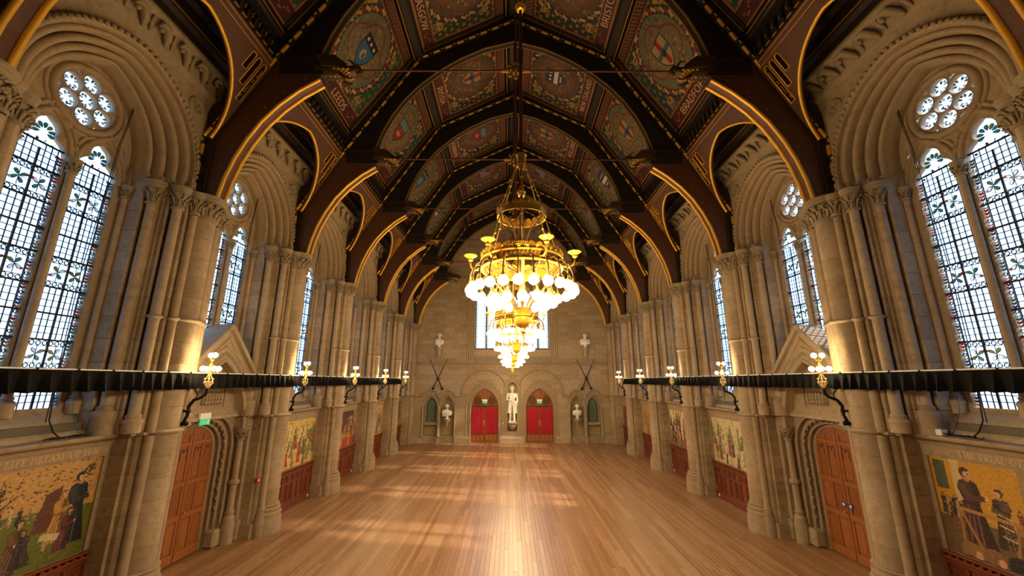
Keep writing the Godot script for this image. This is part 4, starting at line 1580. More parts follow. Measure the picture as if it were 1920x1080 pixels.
func ceiling_panels() -> void:
	var c := thing("ceiling", "dark timber ceiling of painted heraldic panels between the trusses", "ceiling", Vector3.ZERO, 0.0, "", "structure")
	for s in [-1, 1]:
		var b := MB.new()
		var zc := -12.1
		for q in [[Vector2(5.8, 12.46), Vector2(8.7, 12.46)], [Vector2(3.72, 15.92), Vector2(6.05, 12.25)], [Vector2(0, 17.86), Vector2(3.72, 15.92)]]:
			var p: Vector2 = q[0]
			var r: Vector2 = q[1]
			var o: Vector2 = (r - p).normalized().orthogonal() * -0.2
			if o.y < 0:
				o = -o
			var x := PackedVector2Array([Vector2(s * p.x, p.y), Vector2(s * r.x, r.y), Vector2(s * (r.x + o.x), r.y + o.y), Vector2(s * (p.x + o.x), p.y + o.y)])
			b.plate(x, -29.0, 4.6)
		part(c, "roof_boarding", b.done(), M.timber_black)
	var pu := MB.new()
	for s in [-1, 1]:
		pu.box(Vector3(s * 3.5, 15.72, -12.1), Vector3(0.3, 0.34, 33.0), 0.06)
		pu.box(Vector3(s * 3.38, 15.6, -12.1), Vector3(0.1, 0.1, 33.0), 0.03)
		pu.box(Vector3(s * 5.86, 12.42, -12.1), Vector3(0.26, 0.16, 33.0), 0.04)
	pu.box(Vector3(0, 17.68, -12.1), Vector3(0.5, 0.3, 33.0), 0.08)
	part(c, "purlin", pu.done(), M.timber)
	var gl := MB.new()
	for s in [-1, 1]:
		gl.box(Vector3(s * 5.74, 12.5, -12.1), Vector3(0.03, 0.03, 33.0))
		gl.box(Vector3(s * 3.63, 15.52, -12.1), Vector3(0.03, 0.03, 33.0))
		gl.box(Vector3(s * 3.3, 15.86, -12.1), Vector3(0.03, 0.03, 33.0))
		gl.box(Vector3(s * 0.3, 17.52, -12.1), Vector3(0.03, 0.03, 33.0))
	part(c, "gilded_line", gl.done(), M.gilt_line)
	# panels: (x, y) at the eaves edge and at the ridge edge
	var names := {[1, -1, 0]: "LEEDS", [1, 1, 0]: "BRADFORD", [1, -1, 1]: "GLASGOW", [1, 1, 1]: "BRISTOL", [2, -1, 1]: "RVSSIA", [2, 1, 1]: "NEW ZEALAND", [3, -1, 1]: "DENMARK", [3, 1, 1]: "HOLLAND"}
	var mats := {}
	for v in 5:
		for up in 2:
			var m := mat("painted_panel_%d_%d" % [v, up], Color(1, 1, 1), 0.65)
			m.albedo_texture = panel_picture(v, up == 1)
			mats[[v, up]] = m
	var shield := {0: "blue shield under a black chief", 1: "red shield under a teal chief", 2: "dark shield with a white bar", 3: "gold shield with a red pale", 4: "striped violet shield"}
	for up in 2:
		var p0: Vector2 = [Vector2(5.72, 12.62), Vector2(3.32, 15.96)][up]
		var p1: Vector2 = [Vector2(3.76, 15.56), Vector2(0.42, 17.52)][up]
		var h := p0.distance_to(p1)
		var board := uv_quad(3.3, h)
		var fr := MB.new()
		for e in [-1, 1]:
			fr.box(Vector3(e * 1.69, 0, 0.0), Vector3(0.09, h, 0.1), 0.02)
			fr.box(Vector3(e * 1.77, 0, 0.04), Vector3(0.06, h, 0.12), 0.02)
		var frame := fr.done()
		var lm := MB.new()
		for e in [-1, 1]:
			lm.box(Vector3(e * 1.735, 0, 0.07), Vector3(0.02, h, 0.02))
		var line := lm.done()
		for j in 6:
			for s in [-1, 1]:
				var v: int = {[1, -1, 0]: 0, [1, 1, 0]: 3, [2, -1, 0]: 1, [2, 1, 0]: 3, [2, -1, 1]: 3, [2, 1, 1]: 2, [4, -1, 1]: 4, [4, 1, 1]: 4}.get([j, s, up], (j * 2 + s + up + 5) % 5)
				# left side: text runs to the far end, ridge side up
				var d := (p1 - p0) / h
				var bx := Vector3(0, 0, s)
				var by := Vector3(s * d.x, d.y, 0)
				var bz := bx.cross(by)
				var mid := (p0 + p1) / 2
				var x := Transform3D(Basis(bx, by, bz), Vector3(s * mid.x, mid.y, -(FIRST + BAY * (j - 1) + HALF)))
				var nm: String = names.get([j, s, up], "")
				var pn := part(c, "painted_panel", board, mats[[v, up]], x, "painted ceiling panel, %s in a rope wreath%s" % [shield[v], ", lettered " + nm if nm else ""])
				part(pn, "panel_frame", frame, M.timber)
				part(pn, "gilded_line", line, M.gilt_line)
				if nm:
					var tm := text_mesh(nm, 0.33 if nm.length() < 9 else 0.29, 0.008, "Droid Sans")
					part(pn, "lettering", tm, M.cream_paint, T(Vector3(-s * (0.5 if nm == "LEEDS" else 0.25), -h / 2 + 0.235, 0.004)))

# ------------------------------------------------------------------ murals and wainscot
func figure(p: Pic, x: float, y: float, h: float, robe: Color, skin: Color, lean := 0.0, rng: RandomNumberGenerator = null) -> void:
	# a robed person painted in a few strokes, feet at (x, y)
	var side := 1.0 if rng and rng.randf() < 0.5 else -1.0
	var l := lean * h
	var P := func(u: float, v: float) -> Vector2: return Vector2(x + side * u * h + l * v, y - v * h)
	var out := []
	for q in [[-0.15, 0.0], [-0.17, 0.15], [-0.11, 0.4], [-0.10, 0.55], [-0.145, 0.7], [-0.12, 0.79], [-0.05, 0.825], [0.05, 0.825], [0.11, 0.79], [0.13, 0.68], [0.09, 0.52], [0.13, 0.32], [0.17, 0.1], [0.19, 0.0]]:
		out.append(P.call(q[0], q[1]))
	p.pg(out, robe)
	p.pg([P.call(0.02, 0.8), P.call(0.11, 0.79), P.call(0.13, 0.68), P.call(0.09, 0.52), P.call(0.13, 0.32), P.call(0.19, 0.0), P.call(0.08, 0.0), P.call(0.03, 0.4)], robe.darkened(0.4))
	for q in [[-0.12, 0.02, -0.06, 0.5], [-0.05, 0.0, -0.02, 0.45], [0.02, 0.0, 0.03, 0.4], [-0.09, 0.75, -0.03, 0.5]]:
		p.ln(P.call(q[0], q[1]), P.call(q[2], q[3]), h * 0.022, robe.lightened(0.2))
		p.ln(P.call(q[0] + 0.03, q[1]), P.call(q[2] + 0.03, q[3]), h * 0.018, robe.darkened(0.35))
	# near arm bent forward, hand, belt
	p.ln(P.call(-0.1, 0.76), P.call(-0.02, 0.58), h * 0.085, robe.lightened(0.1))
	p.ln(P.call(-0.02, 0.58), P.call(0.16, 0.62), h * 0.07, robe.lightened(0.06))
	p.el(P.call(0.19, 0.63), h * 0.028, h * 0.03, skin)
	p.ln(P.call(-0.1, 0.53), P.call(0.09, 0.52), h * 0.025, robe.darkened(0.5))
	# neck, face in three-quarter view, hair or cap
	var k := rng.randi() % 3 if rng else 0
	var hair: Color = [Color(0.28, 0.18, 0.1), Color(0.12, 0.09, 0.07), robe.darkened(0.3)][k]
	p.ln(P.call(0.0, 0.8), P.call(0.01, 0.88), h * 0.06, skin.darkened(0.2))
	p.el(P.call(-0.015, 0.915), h * 0.06, h * 0.066, hair)
	p.el(P.call(0.012, 0.9), h * 0.045, h * 0.06, skin)
	p.el(P.call(0.03, 0.885), h * 0.02, h * 0.03, skin.darkened(0.15))
	p.el(P.call(0.028, 0.905), h * 0.008, h * 0.008, Color(0.15, 0.1, 0.08))
	p.el(P.call(-0.005, 0.955), h * 0.055, h * 0.025, hair)
	if k == 0:
		p.el(P.call(0.022, 0.865), h * 0.028, h * 0.03, hair.lightened(0.2))

func branch(p: Pic, a: Vector2, ang: float, l: float, t: float, col: Color, rng: RandomNumberGenerator, depth: int) -> void:
	var b := a + Vector2(cos(ang), -sin(ang)) * l
	p.ln(a, b, t, col)
	if depth > 0:
		for i in 2 + rng.randi() % 2:
			branch(p, a.lerp(b, rng.randf_range(0.6, 1.0)), ang + rng.randf_range(-0.8, 0.8), l * rng.randf_range(0.55, 0.8), t * 0.62, col, rng, depth - 1)

func mural_picture(v: int) -> ImageTexture:
	var rng := RandomNumberGenerator.new()
	rng.seed = 500 + v
	var big := v == 0 or v == 5
	var w := 720 if big else 320
	var h := 394 if big else 176
	var skin := Color(0.80, 0.60, 0.42)
	var p := Pic.new(w, h, Color.BLACK)
	var dab := func(n: int, y0: float, y1: float, cols: Array, r: float) -> void:
		for i in n:
			var c := Vector2(rng.randf() * w, lerpf(y0, y1, rng.randf()) * h)
			var d := Vector2(rng.randf_range(-1, 1), rng.randf_range(-0.4, 0.4)) * r * 3
			p.ln(c, c + d + Vector2(0.5, 0), r, cols[rng.randi() % cols.size()])
	match v:
		0:  # orchard with bare trees, meadow and picnickers
			p.im.fill(Color(0.72, 0.55, 0.30))
			dab.call(500, 0, 0.35, [Color(0.45, 0.30, 0.14), Color(0.66, 0.48, 0.24), Color(0.80, 0.63, 0.36), Color(0.36, 0.24, 0.12)], 5)
			p.pg([Vector2(0, h * 0.55), Vector2(w * 0.5, h * 0.42), Vector2(w, h * 0.5), Vector2(w, h), Vector2(0, h)], Color(0.36, 0.38, 0.08))
			dab.call(900, 0.5, 1.0, [Color(0.30, 0.33, 0.07), Color(0.42, 0.43, 0.10), Color(0.36, 0.34, 0.1), Color(0.24, 0.27, 0.06)], 4)
			dab.call(120, 0.42, 0.52, [Color(0.74, 0.58, 0.36), Color(0.66, 0.5, 0.3)], 5)
			for i in 16:
				figure(p, w * (0.25 + 0.045 * i), h * rng.randf_range(0.46, 0.56), h * rng.randf_range(0.1, 0.17), [Color(0.1, 0.09, 0.09), Color(0.6, 0.45, 0.3), Color(0.2, 0.14, 0.1), Color(0.75, 0.65, 0.5)][i % 4], skin, 0, rng)
			for i in 6:
				branch(p, Vector2(w * [0.03, 0.14, 0.24, 0.36, 0.46, 0.9][i], h * [0.72, 0.66, 0.74, 0.7, 0.74, 0.3][i]), 1.5 + rng.randf_range(-0.25, 0.3), h * (0.28 if i < 5 else 0.12), 13 if i < 5 else 8, Color(0.13, 0.085, 0.05), rng, 4)
			p.pg([Vector2(w * 0.68, h * 0.66), Vector2(w * 0.72, h * 0.3), Vector2(w * 0.8, h * 0.24), Vector2(w * 0.78, h * 0.66)], Color(0.34, 0.17, 0.08))
			figure(p, w * 0.9, h * 0.86, h * 0.74, Color(0.10, 0.09, 0.10), skin, -0.02, rng)
			figure(p, w * 0.8, h * 0.8, h * 0.52, Color(0.68, 0.47, 0.16), skin, 0.06, rng)
			figure(p, w * 0.85, h * 0.9, h * 0.42, Color(0.34, 0.10, 0.09), skin, 0.1, rng)
			p.pg([Vector2(w * 0.74, h * 0.68), Vector2(w * 0.84, h * 0.72), Vector2(w * 0.83, h * 0.78), Vector2(w * 0.73, h * 0.74)], Color(0.76, 0.70, 0.52))
			p.r(w * 0.76, h * 0.76, 14, 34, Color(0.62, 0.56, 0.40))
			figure(p, w * 0.60, h * 0.97, h * 0.5, Color(0.34, 0.21, 0.12), skin, 0.1, rng)
			figure(p, w * 0.68, h * 0.93, h * 0.36, Color(0.12, 0.1, 0.11), skin, -0.16, rng)
			figure(p, w * 0.53, h * 0.93, h * 0.36, Color(0.76, 0.67, 0.5), skin, -0.2, rng)
			p.el(Vector2(w * 0.47, h * 0.78), 16, 26, Color(0.66, 0.42, 0.2))
			p.el(Vector2(w * 0.46, h * 0.88), 13, 11, Color(0.72, 0.5, 0.28))
			p.el(Vector2(w * 0.2, h * 0.94), 60, 14, Color(0.55, 0.45, 0.28))
		5:  # golden court: robed figure before a gold cloth, table and listeners
			p.im.fill(Color(0.62, 0.50, 0.30))
			p.r(0, 0, w * 0.45, h * 0.6, Color(0.74, 0.53, 0.08))
			dab.call(260, 0.0, 0.55, [Color(0.70, 0.50, 0.10), Color(0.78, 0.58, 0.13), Color(0.66, 0.48, 0.12)], 4)
			p.r(w * 0.12, 0, w * 0.05, h * 0.5, Color(0.76, 0.66, 0.46))
			p.r(w * 0.02, h * 0.04, w * 0.07, h * 0.3, Color(0.30, 0.31, 0.24))
			p.r(w * 0.45, 0, w * 0.55, h * 0.62, Color(0.58, 0.47, 0.29))
			for i in 5:
				p.ln(Vector2(w * (0.5 + i * 0.11), h * 0.1), Vector2(w * (0.5 + i * 0.11), h * 0.5), 4, Color(0.46, 0.37, 0.22))
				p.el(Vector2(w * (0.555 + i * 0.11), h * 0.3), 22, 40, Color(0.52, 0.42, 0.26))
			p.r(0, h * 0.62, w, h * 0.4, Color(0.40, 0.30, 0.19))
			p.pg([Vector2(w * 0.44, h * 0.5), Vector2(w, h * 0.56), Vector2(w, h * 0.82), Vector2(w * 0.42, h * 0.8)], Color(0.80, 0.70, 0.52))
			for i in 14:
				figure(p, w * (0.42 + 0.042 * i), h * 0.56, h * 0.17, [Color(0.5, 0.18, 0.12), Color(0.3, 0.22, 0.16), Color(0.62, 0.5, 0.34)][i % 3], skin, 0, rng)
			for i in 7:
				figure(p, w * (0.04 + 0.02 * i), h * (0.6 + 0.02 * (i % 3)), h * 0.22, [Color(0.14, 0.1, 0.08), Color(0.66, 0.52, 0.36), Color(0.4, 0.2, 0.13)][i % 3], skin, 0, rng)
			figure(p, w * 0.2, h * 0.84, h * 0.78, Color(0.26, 0.12, 0.07), skin, -0.01, rng)
			figure(p, w * 0.34, h * 0.8, h * 0.58, Color(0.30, 0.19, 0.09), skin, 0.0, rng)
			for i in 7:
				p.ln(Vector2(w * 0.31, h * (0.42 + i * 0.05)), Vector2(w * 0.375, h * (0.45 + i * 0.05)), 5, Color(0.78, 0.72, 0.58) if i % 2 else Color(0.1, 0.1, 0.1))
			for q in [[0.12, 0.5, 0.11, 0.86], [0.12, 0.5, 0.2, 0.88], [0.4, 0.52, 0.36, 0.9], [0.4, 0.52, 0.47, 0.92]]:
				p.ln(Vector2(w * q[0], h * q[1]), Vector2(w * q[2], h * q[3]), 12, Color(0.60, 0.42, 0.20))
			p.ln(Vector2(w * 0.1, h * 0.51), Vector2(w * 0.42, h * 0.53), 14, Color(0.66, 0.47, 0.23))
			figure(p, w * 0.56, h * 1.0, h * 0.58, Color(0.62, 0.14, 0.09), skin, 0.02, rng)
			figure(p, w * 0.78, h * 1.02, h * 0.64, Color(0.66, 0.17, 0.10), skin, 0.02, rng)
			for i in 6:
				var c := Vector2(w * (0.14 + 0.11 * i), h * 0.93)
				p.el(c, 42, 38, [Color(0.55, 0.4, 0.2), Color(0.5, 0.34, 0.22), Color(0.1, 0.09, 0.08), Color(0.13, 0.1, 0.09), Color(0.5, 0.25, 0.15), Color(0.2, 0.15, 0.1)][i])
				p.el(c + Vector2(20, 6), 13, 16, skin)
				p.ln(c + Vector2(-40, 34), c + Vector2(44, 36), 30, Color(0.24, 0.16, 0.12).lightened(0.1 * (i % 3)))
		_:
			var pal: Array = {
				1: [Color(0.80, 0.68, 0.36), [Color(0.62, 0.12, 0.09), Color(0.72, 0.60, 0.34), Color(0.3, 0.28, 0.2), Color(0.86, 0.78, 0.55), Color(0.5, 0.38, 0.16)]],
				2: [Color(0.66, 0.50, 0.30), [Color(0.6, 0.12, 0.09), Color(0.78, 0.7, 0.54), Color(0.12, 0.09, 0.08), Color(0.55, 0.3, 0.14), Color(0.74, 0.55, 0.2)]],
				3: [Color(0.74, 0.64, 0.42), [Color(0.16, 0.11, 0.08), Color(0.6, 0.2, 0.12), Color(0.82, 0.74, 0.58), Color(0.66, 0.48, 0.2), Color(0.35, 0.24, 0.15)]],
				4: [Color(0.40, 0.32, 0.16), [Color(0.62, 0.58, 0.2), Color(0.2, 0.15, 0.1), Color(0.34, 0.32, 0.14), Color(0.5, 0.4, 0.24)]],
				6: [Color(0.76, 0.69, 0.50), [Color(0.45, 0.47, 0.2), Color(0.7, 0.62, 0.44), Color(0.14, 0.11, 0.08), Color(0.5, 0.2, 0.12), Color(0.36, 0.36, 0.22)]],
				7: [Color(0.80, 0.72, 0.52), [Color(0.1, 0.085, 0.08), Color(0.2, 0.15, 0.12), Color(0.6, 0.22, 0.1), Color(0.4, 0.28, 0.18)]],
				8: [Color(0.72, 0.56, 0.30), [Color(0.66, 0.5, 0.3), Color(0.5, 0.16, 0.1), Color(0.8, 0.72, 0.55), Color(0.56, 0.36, 0.14)]],
				9: [Color(0.50, 0.28, 0.18), [Color(0.5, 0.13, 0.1), Color(0.72, 0.6, 0.46), Color(0.2, 0.12, 0.1), Color(0.6, 0.34, 0.2)]]}[v]
			var bg: Color = pal[0]
			var cols: Array = pal[1]
			p.im.fill(bg)
			dab.call(300, 0, 1, [bg.darkened(0.12), bg.lightened(0.15), bg.darkened(0.22), bg], 5)
			if v == 1:
				dab.call(160, 0.1, 0.6, [Color(0.55, 0.55, 0.2), Color(0.66, 0.62, 0.25), Color(0.8, 0.7, 0.4)], 6)
				p.pg([Vector2(w * 0.62, h * 0.75), Vector2(w * 0.75, h * 0.3), Vector2(w, h * 0.2), Vector2(w, h * 0.8)], Color(0.45, 0.46, 0.15))
			if v == 2:
				p.r(w * 0.05, h * 0.12, w * 0.2, h * 0.4, Color(0.56, 0.13, 0.1))
				p.r(w * 0.08, h * 0.18, w * 0.14, h * 0.28, Color(0.42, 0.1, 0.08))
				p.r(w * 0.3, 0, w * 0.6, h * 0.6, Color(0.26, 0.19, 0.12))
				p.r(0, h * 0.74, w, h * 0.3, Color(0.62, 0.25, 0.1))
			if v == 7:
				for i in 4:
					p.r(w * (0.14 + i * 0.1), h * 0.02, 14, 22, Color(0.62, 0.5, 0.32))
				p.r(w * 0.78, 0, w * 0.22, h * 0.75, Color(0.55, 0.30, 0.16))
				p.r(0, h * 0.78, w, h * 0.22, Color(0.5, 0.38, 0.24))
			if v == 4:
				p.r(0, h * 0.7, w, h * 0.3, Color(0.55, 0.53, 0.14))
			if v == 9:
				p.r(0, 0, w, h * 0.22, Color(0.62, 0.56, 0.44))
			for row in 4:
				for i in 9:
					var c: Color = cols[rng.randi() % cols.size()]
					if v == 1 and row == 3 and (i == 3 or i == 5):
						c = Color(0.66, 0.10, 0.08)
					if v == 6 and row < 3 and rng.randf() < 0.5:
						c = Color(0.46, 0.49, 0.22)
					figure(p, w * (0.06 + 0.11 * i + rng.randf_range(-0.05, 0.05)), h * (0.45 + 0.17 * row + rng.randf_range(-0.04, 0.04)), h * rng.randf_range(0.24, 0.42), c.lightened(0.08), skin, rng.randf_range(-0.22, 0.22), rng)
			dab.call(110, 0.35, 1.0, cols, 3)
	# brushwork: short strokes that vary what lies under them
	for i in (9000 if big else 3000):
		var c := Vector2(rng.randf() * (w - 2), rng.randf() * (h - 2))
		var k := p.im.get_pixel(int(c.x), int(c.y))
		var d := rng.randf_range(-0.22, 0.2)
		k = k.lightened(d) if d > 0 else k.darkened(-d)
		k = k.lerp(Color(0.62, 0.46, 0.22), rng.randf() * 0.14)
		var a := rng.randf_range(-1.2, 1.2)
		var l := rng.randf_range(2, 7) * (1.0 if big else 0.6)
		p.ln(c, c + Vector2(cos(a), sin(a)) * l, rng.randf_range(1.2, 3.2) * (1.0 if big else 0.7), k)
	return p.tex()

func murals() -> void:
	var desc := {
		-1: ["painted mural of an orchard picnic with bare trees and green meadow", "", "painted mural of a pale yellow battle crowd with red robes", "painted mural of a dark room with a red cabinet and pale figures", "painted mural of a buff market crowd in brown and red clothes", "painted mural of a dark olive garden scene beside the end wall"],
		1: ["painted mural of a brown-robed speaker in a golden court", "", "painted mural of dancers in green on a cream ground", "painted mural of black-clad riders against a cream house", "painted mural of figures in an amber room", "painted mural of a crimson crowd beside the end wall"]}
	var short := {
		-1: ["orchard", "", "yellow battle", "red cabinet", "market", "dark garden"],
		1: ["golden court", "", "green dancers", "black riders", "amber room", "crimson crowd"]}
	var board := uv_quad(2.82, 1.55, 0.03)
	# wainscot: frame, long panels, square carved panels, moulded rail with dentils
	var fr := MB.new()
	fr.box(Vector3(0, 0.09, 0.0), Vector3(3.0, 0.18, 0.07), 0.012)
	fr.box(Vector3(0, 0.22, -0.005), Vector3(3.0, 0.08, 0.05), 0.012)
	fr.box(Vector3(0, 0.82, -0.005), Vector3(3.0, 0.07, 0.05), 0.01)
	fr.box(Vector3(0, 1.08, -0.005), Vector3(3.0, 0.07, 0.05), 0.01)
	for i in 10:
		fr.box(Vector3(-1.485 + i * 0.33, 0.65, -0.006), Vector3(0.055, 0.86, 0.05), 0.01)
	var rail := MB.new()
	rail.box(Vector3(0, 1.145, 0.01), Vector3(3.0, 0.06, 0.09), 0.015)
	rail.box(Vector3(0, 1.235, 0.025), Vector3(3.0, 0.04, 0.13), 0.012)
	var dent := box_mesh(Vector3(0.05, 0.035, 0.03), 0.004)
	var lp := MB.new()
	lp.box(Vector3.ZERO, Vector3(0.27, 0.53, 0.02), 0.008)
	lp.box(Vector3(0, 0, 0.008), Vector3(0.17, 0.43, 0.02), 0.01)
	var cp := MB.new()
	cp.box(Vector3.ZERO, Vector3(0.27, 0.19, 0.02), 0.005)
	for i in 4:
		var a := TAU * i / 4 + PI / 4
		ring_on(cp, Vector2(cos(a), sin(a)) * 0.045, 0.034, 0.012, 10, 0.008)
	cp.ball(Vector3(0, 0, 0.014), Vector3(0.02, 0.02, 0.012), 6)
	var long_panel := lp.done()
	var carved_panel := cp.done()
	var frame := fr.done()
	var rl := rail.done()
	for j in [0, 2, 3, 4, 5]:
		for s in [-1, 1]:
			var pos := bay_at(j, s)
			var v: int = (j if j == 0 else j - 1) + (0 if s < 0 else 5)
			var m := mat("mural_paint_%d" % v, Color(1, 1, 1), 0.55)
			m.albedo_texture = mural_picture(v)
			var mu := thing("mural", desc[s][j], "mural", pos, face(s), "murals of the side walls")
			part(mu, "painting", board, m, wallx(7.52, 2.025))
			if j == 0:
				var txt: String = "S LIFE DREAM A D 1640  +" if s < 0 else "THE TRIAL OF"
				part(mu, "lettering", text_mesh(txt, 0.13, 0.004), M.cream_paint, wallx(7.488, 2.895).translated_local(Vector3(0.62 if s < 0 else -0.42, -0.0, 0)))
			var wn := thing("wainscot", "red-brown panelled wainscot below the %s mural" % short[s][j], "panelling", pos, face(s), "mahogany wainscots below the murals")
			var x := wallx(7.5)
			part(wn, "frame", frame, M.mahogany_0, x)
			part(wn, "rail", rl, M.mahogany_2, x)
			for i in 9:
				part(wn, "panel", long_panel, M["mahogany_%d" % (i % 3)], x.translated_local(Vector3(-1.32 + i * 0.33, 0.52, -0.02)))
				part(wn, "carved_panel", carved_panel, M["mahogany_%d" % ((i + 1) % 3)], x.translated_local(Vector3(-1.32 + i * 0.33, 0.95, -0.02)))
			for i in 26:
				part(wn, "dentil", dent, M.mahogany_1, x.translated_local(Vector3(-1.44 + i * 0.115, 1.192, 0.065)))

# ------------------------------------------------------------------ side doorways
func seg_arch(a: float, y: float, h: float, n := 12) -> Array:
	var o := []
	for i in n * 2 + 1:
		var t := PI - PI * i / (n * 2.0)
		# four-centred feel: quicker shoulders, flatter crown
		o.append(Vector2(a * cos(t), y + h * pow(sin(t), 0.8)))
	return o

func side_doors() -> void:
	var p := thing("gabled_portal", "", "doorway", Vector3.ZERO, 0.0, "gabled stone portals of the side walls", "structure")
	var x := wallx(7.45)
	var f := MB.new()
	var o := [Vector2(-1.72, 0), Vector2(-1.72, 3.72), Vector2(0, 5.42), Vector2(1.72, 3.72), Vector2(1.72, 0), Vector2(1.36, 0), Vector2(1.36, 2.85)]
	o.append_array(rev(arch(1.08, 2.85, 1.75, 12)))
	o.append_array([Vector2(-1.36, 2.85), Vector2(-1.36, 0)])
	f.plate(PackedVector2Array(o), -0.22, 0.0)
	f.plate(PackedVector2Array([Vector2(-1.72, 3.3), Vector2(1.72, 3.3), Vector2(1.72, 3.72), Vector2(0, 5.42), Vector2(-1.72, 3.72)]), -0.55, -0.3)
	arch_roll(f, arch(1.1, 2.85, 1.78, 12), 0.05)
	arch_roll(f, arch(1.4, 2.85, 2.12, 12), 0.035)
	arch_roll(f, [Vector2(-1.5, 3.72), Vector2(0, 5.2), Vector2(1.5, 3.72)], 0.03)
	part(p, "gable", f.done(), M.stone_0, x)
	var cb := MB.new()
	var cq := arch(1.25, 2.85, 1.95, 26)
	for q in cq:
		cb.ball(Vector3(q.x, q.y, 0.0), Vector3(0.055, 0.055, 0.03), 6)
		cb.ball(Vector3(q.x * 1.05, q.y + 0.03, 0.0), Vector3(0.03, 0.03, 0.03), 5)
	part(p, "carved_band", cb.done(), M.carved, x, "", "stuff")
	var cop := MB.new()
	for e in [-1, 1]:
		var l := Vector2(1.84, 1.82).length()
		cop.x = Transform3D(Basis(Vector3(0, 0, 1), atan2(1.82, 1.84) * -e), Vector3(e * 0.9, 4.62, -0.24))
		cop.box(Vector3.ZERO, Vector3(l, 0.12, 0.66), 0.02)
	part(p, "coping", cop.done(), M.stone_4, x)
	# stepped arch to the door
	var steps := MB.new()
	var st := [[0.22, 1.06, 2.3, 1.0], [0.31, 0.95, 2.28, 0.9], [0.40, 0.85, 2.26, 0.82], [0.49, 0.77, 2.24, 0.78]]
	for q in st:
		var ring := PackedVector2Array([Vector2(-1.5, 0), Vector2(-1.5, 4.8), Vector2(1.5, 4.8), Vector2(1.5, 0), Vector2(q[1], 0)])
		for v in rev(seg_arch(q[1], q[2], q[3])):
			ring.append(v)
		ring.append(Vector2(-q[1], 0))
		steps.plate(ring, -q[0] - 0.088, -q[0])
		arch_roll(steps, [Vector2(-q[1], 0.5)] + seg_arch(q[1], q[2], q[3]) + [Vector2(q[1], 0.5)], 0.032, -q[0])
	part(p, "stepped_jamb", steps.done(), M.stone_3, x)
	var fret := MB.new()
	var fp := [Vector2(-0.9, 0.7)] + seg_arch(0.9, 2.28, 0.86, 14) + [Vector2(0.9, 0.7)]
	var path := []
	for i in fp.size() - 1:
		var n := maxi(1, int(fp[i].distance_to(fp[i + 1]) / 0.11))
		for k in n:
			path.append(fp[i].lerp(fp[i + 1], float(k) / n))
	for i in range(0, path.size() - 1):
		if i % 2 == 0:
			var q: Vector2 = path[i]
			fret.ball(Vector3(q.x, q.y, -0.31), Vector3(0.04, 0.05, 0.03), 4)
	part(p, "fret_band", fret.done(), M.carved, x, "", "stuff")
	var boss := MB.new()
	boss.box(Vector3(0, 3.72, -0.2), Vector3(0.62, 0.4, 0.12), 0.03)
	for i in 24:
		boss.ball(Vector3(-0.26 + (i % 6) * 0.104, 3.58 + (i / 6) * 0.095, -0.13), Vector3(0.05, 0.045, 0.03), 6)
	part(p, "carved_block", boss.done(), M.carved, x)
	var sh := lathe_mesh([Vector2(0.17, 0), Vector2(0.17, 0.45), Vector2(0.14, 0.55), Vector2(0.15, 0.6), Vector2(0.1, 0.68), Vector2(0.12, 0.74), Vector2(0.085, 0.8), Vector2(0.085, 1.4), Vector2(0.13, 1.44), Vector2(0.135, 1.5), Vector2(0.085, 1.55), Vector2(0.08, 2.52)], 14)
	var cap := capital_mesh(0.08, 0.34, 0.17, 8)
	for e in [-1, 1]:
		part(p, "shaft", sh, M.stone_1, x.translated_local(Vector3(e * 1.2, 0, -0.1)))
		part(p, "capital", cap, M.carved, x.translated_local(Vector3(e * 1.2, 2.52, -0.1)))
		part(p, "plinth", box_mesh(Vector3(0.44, 0.5, 0.14), 0.03), M.stone_1, x.translated_local(Vector3(e * 1.56, 0.25, 0.0)))
		part(p, "plinth", box_mesh(Vector3(0.34, 0.42, 0.3), 0.05), M.stone_4, x.translated_local(Vector3(e * 1.0, 0.21, -0.3)))
		part(p, "pier_return", box_mesh(Vector3(0.2, 3.3, 0.6), 0.01), M.stone_0, x.translated_local(Vector3(e * 1.6, 1.65, -0.32)))
	for s in [-1, 1]:
		var l := "gabled stone doorway with moulded arch on the %s wall" % ("left" if s < 0 else "right")
		if s < 0:
			p.position = bay_at(1, s)
			p.set_meta("label", l)
		else:
			copy(p, bay_at(1, s), face(s), l)
		side_door(s)

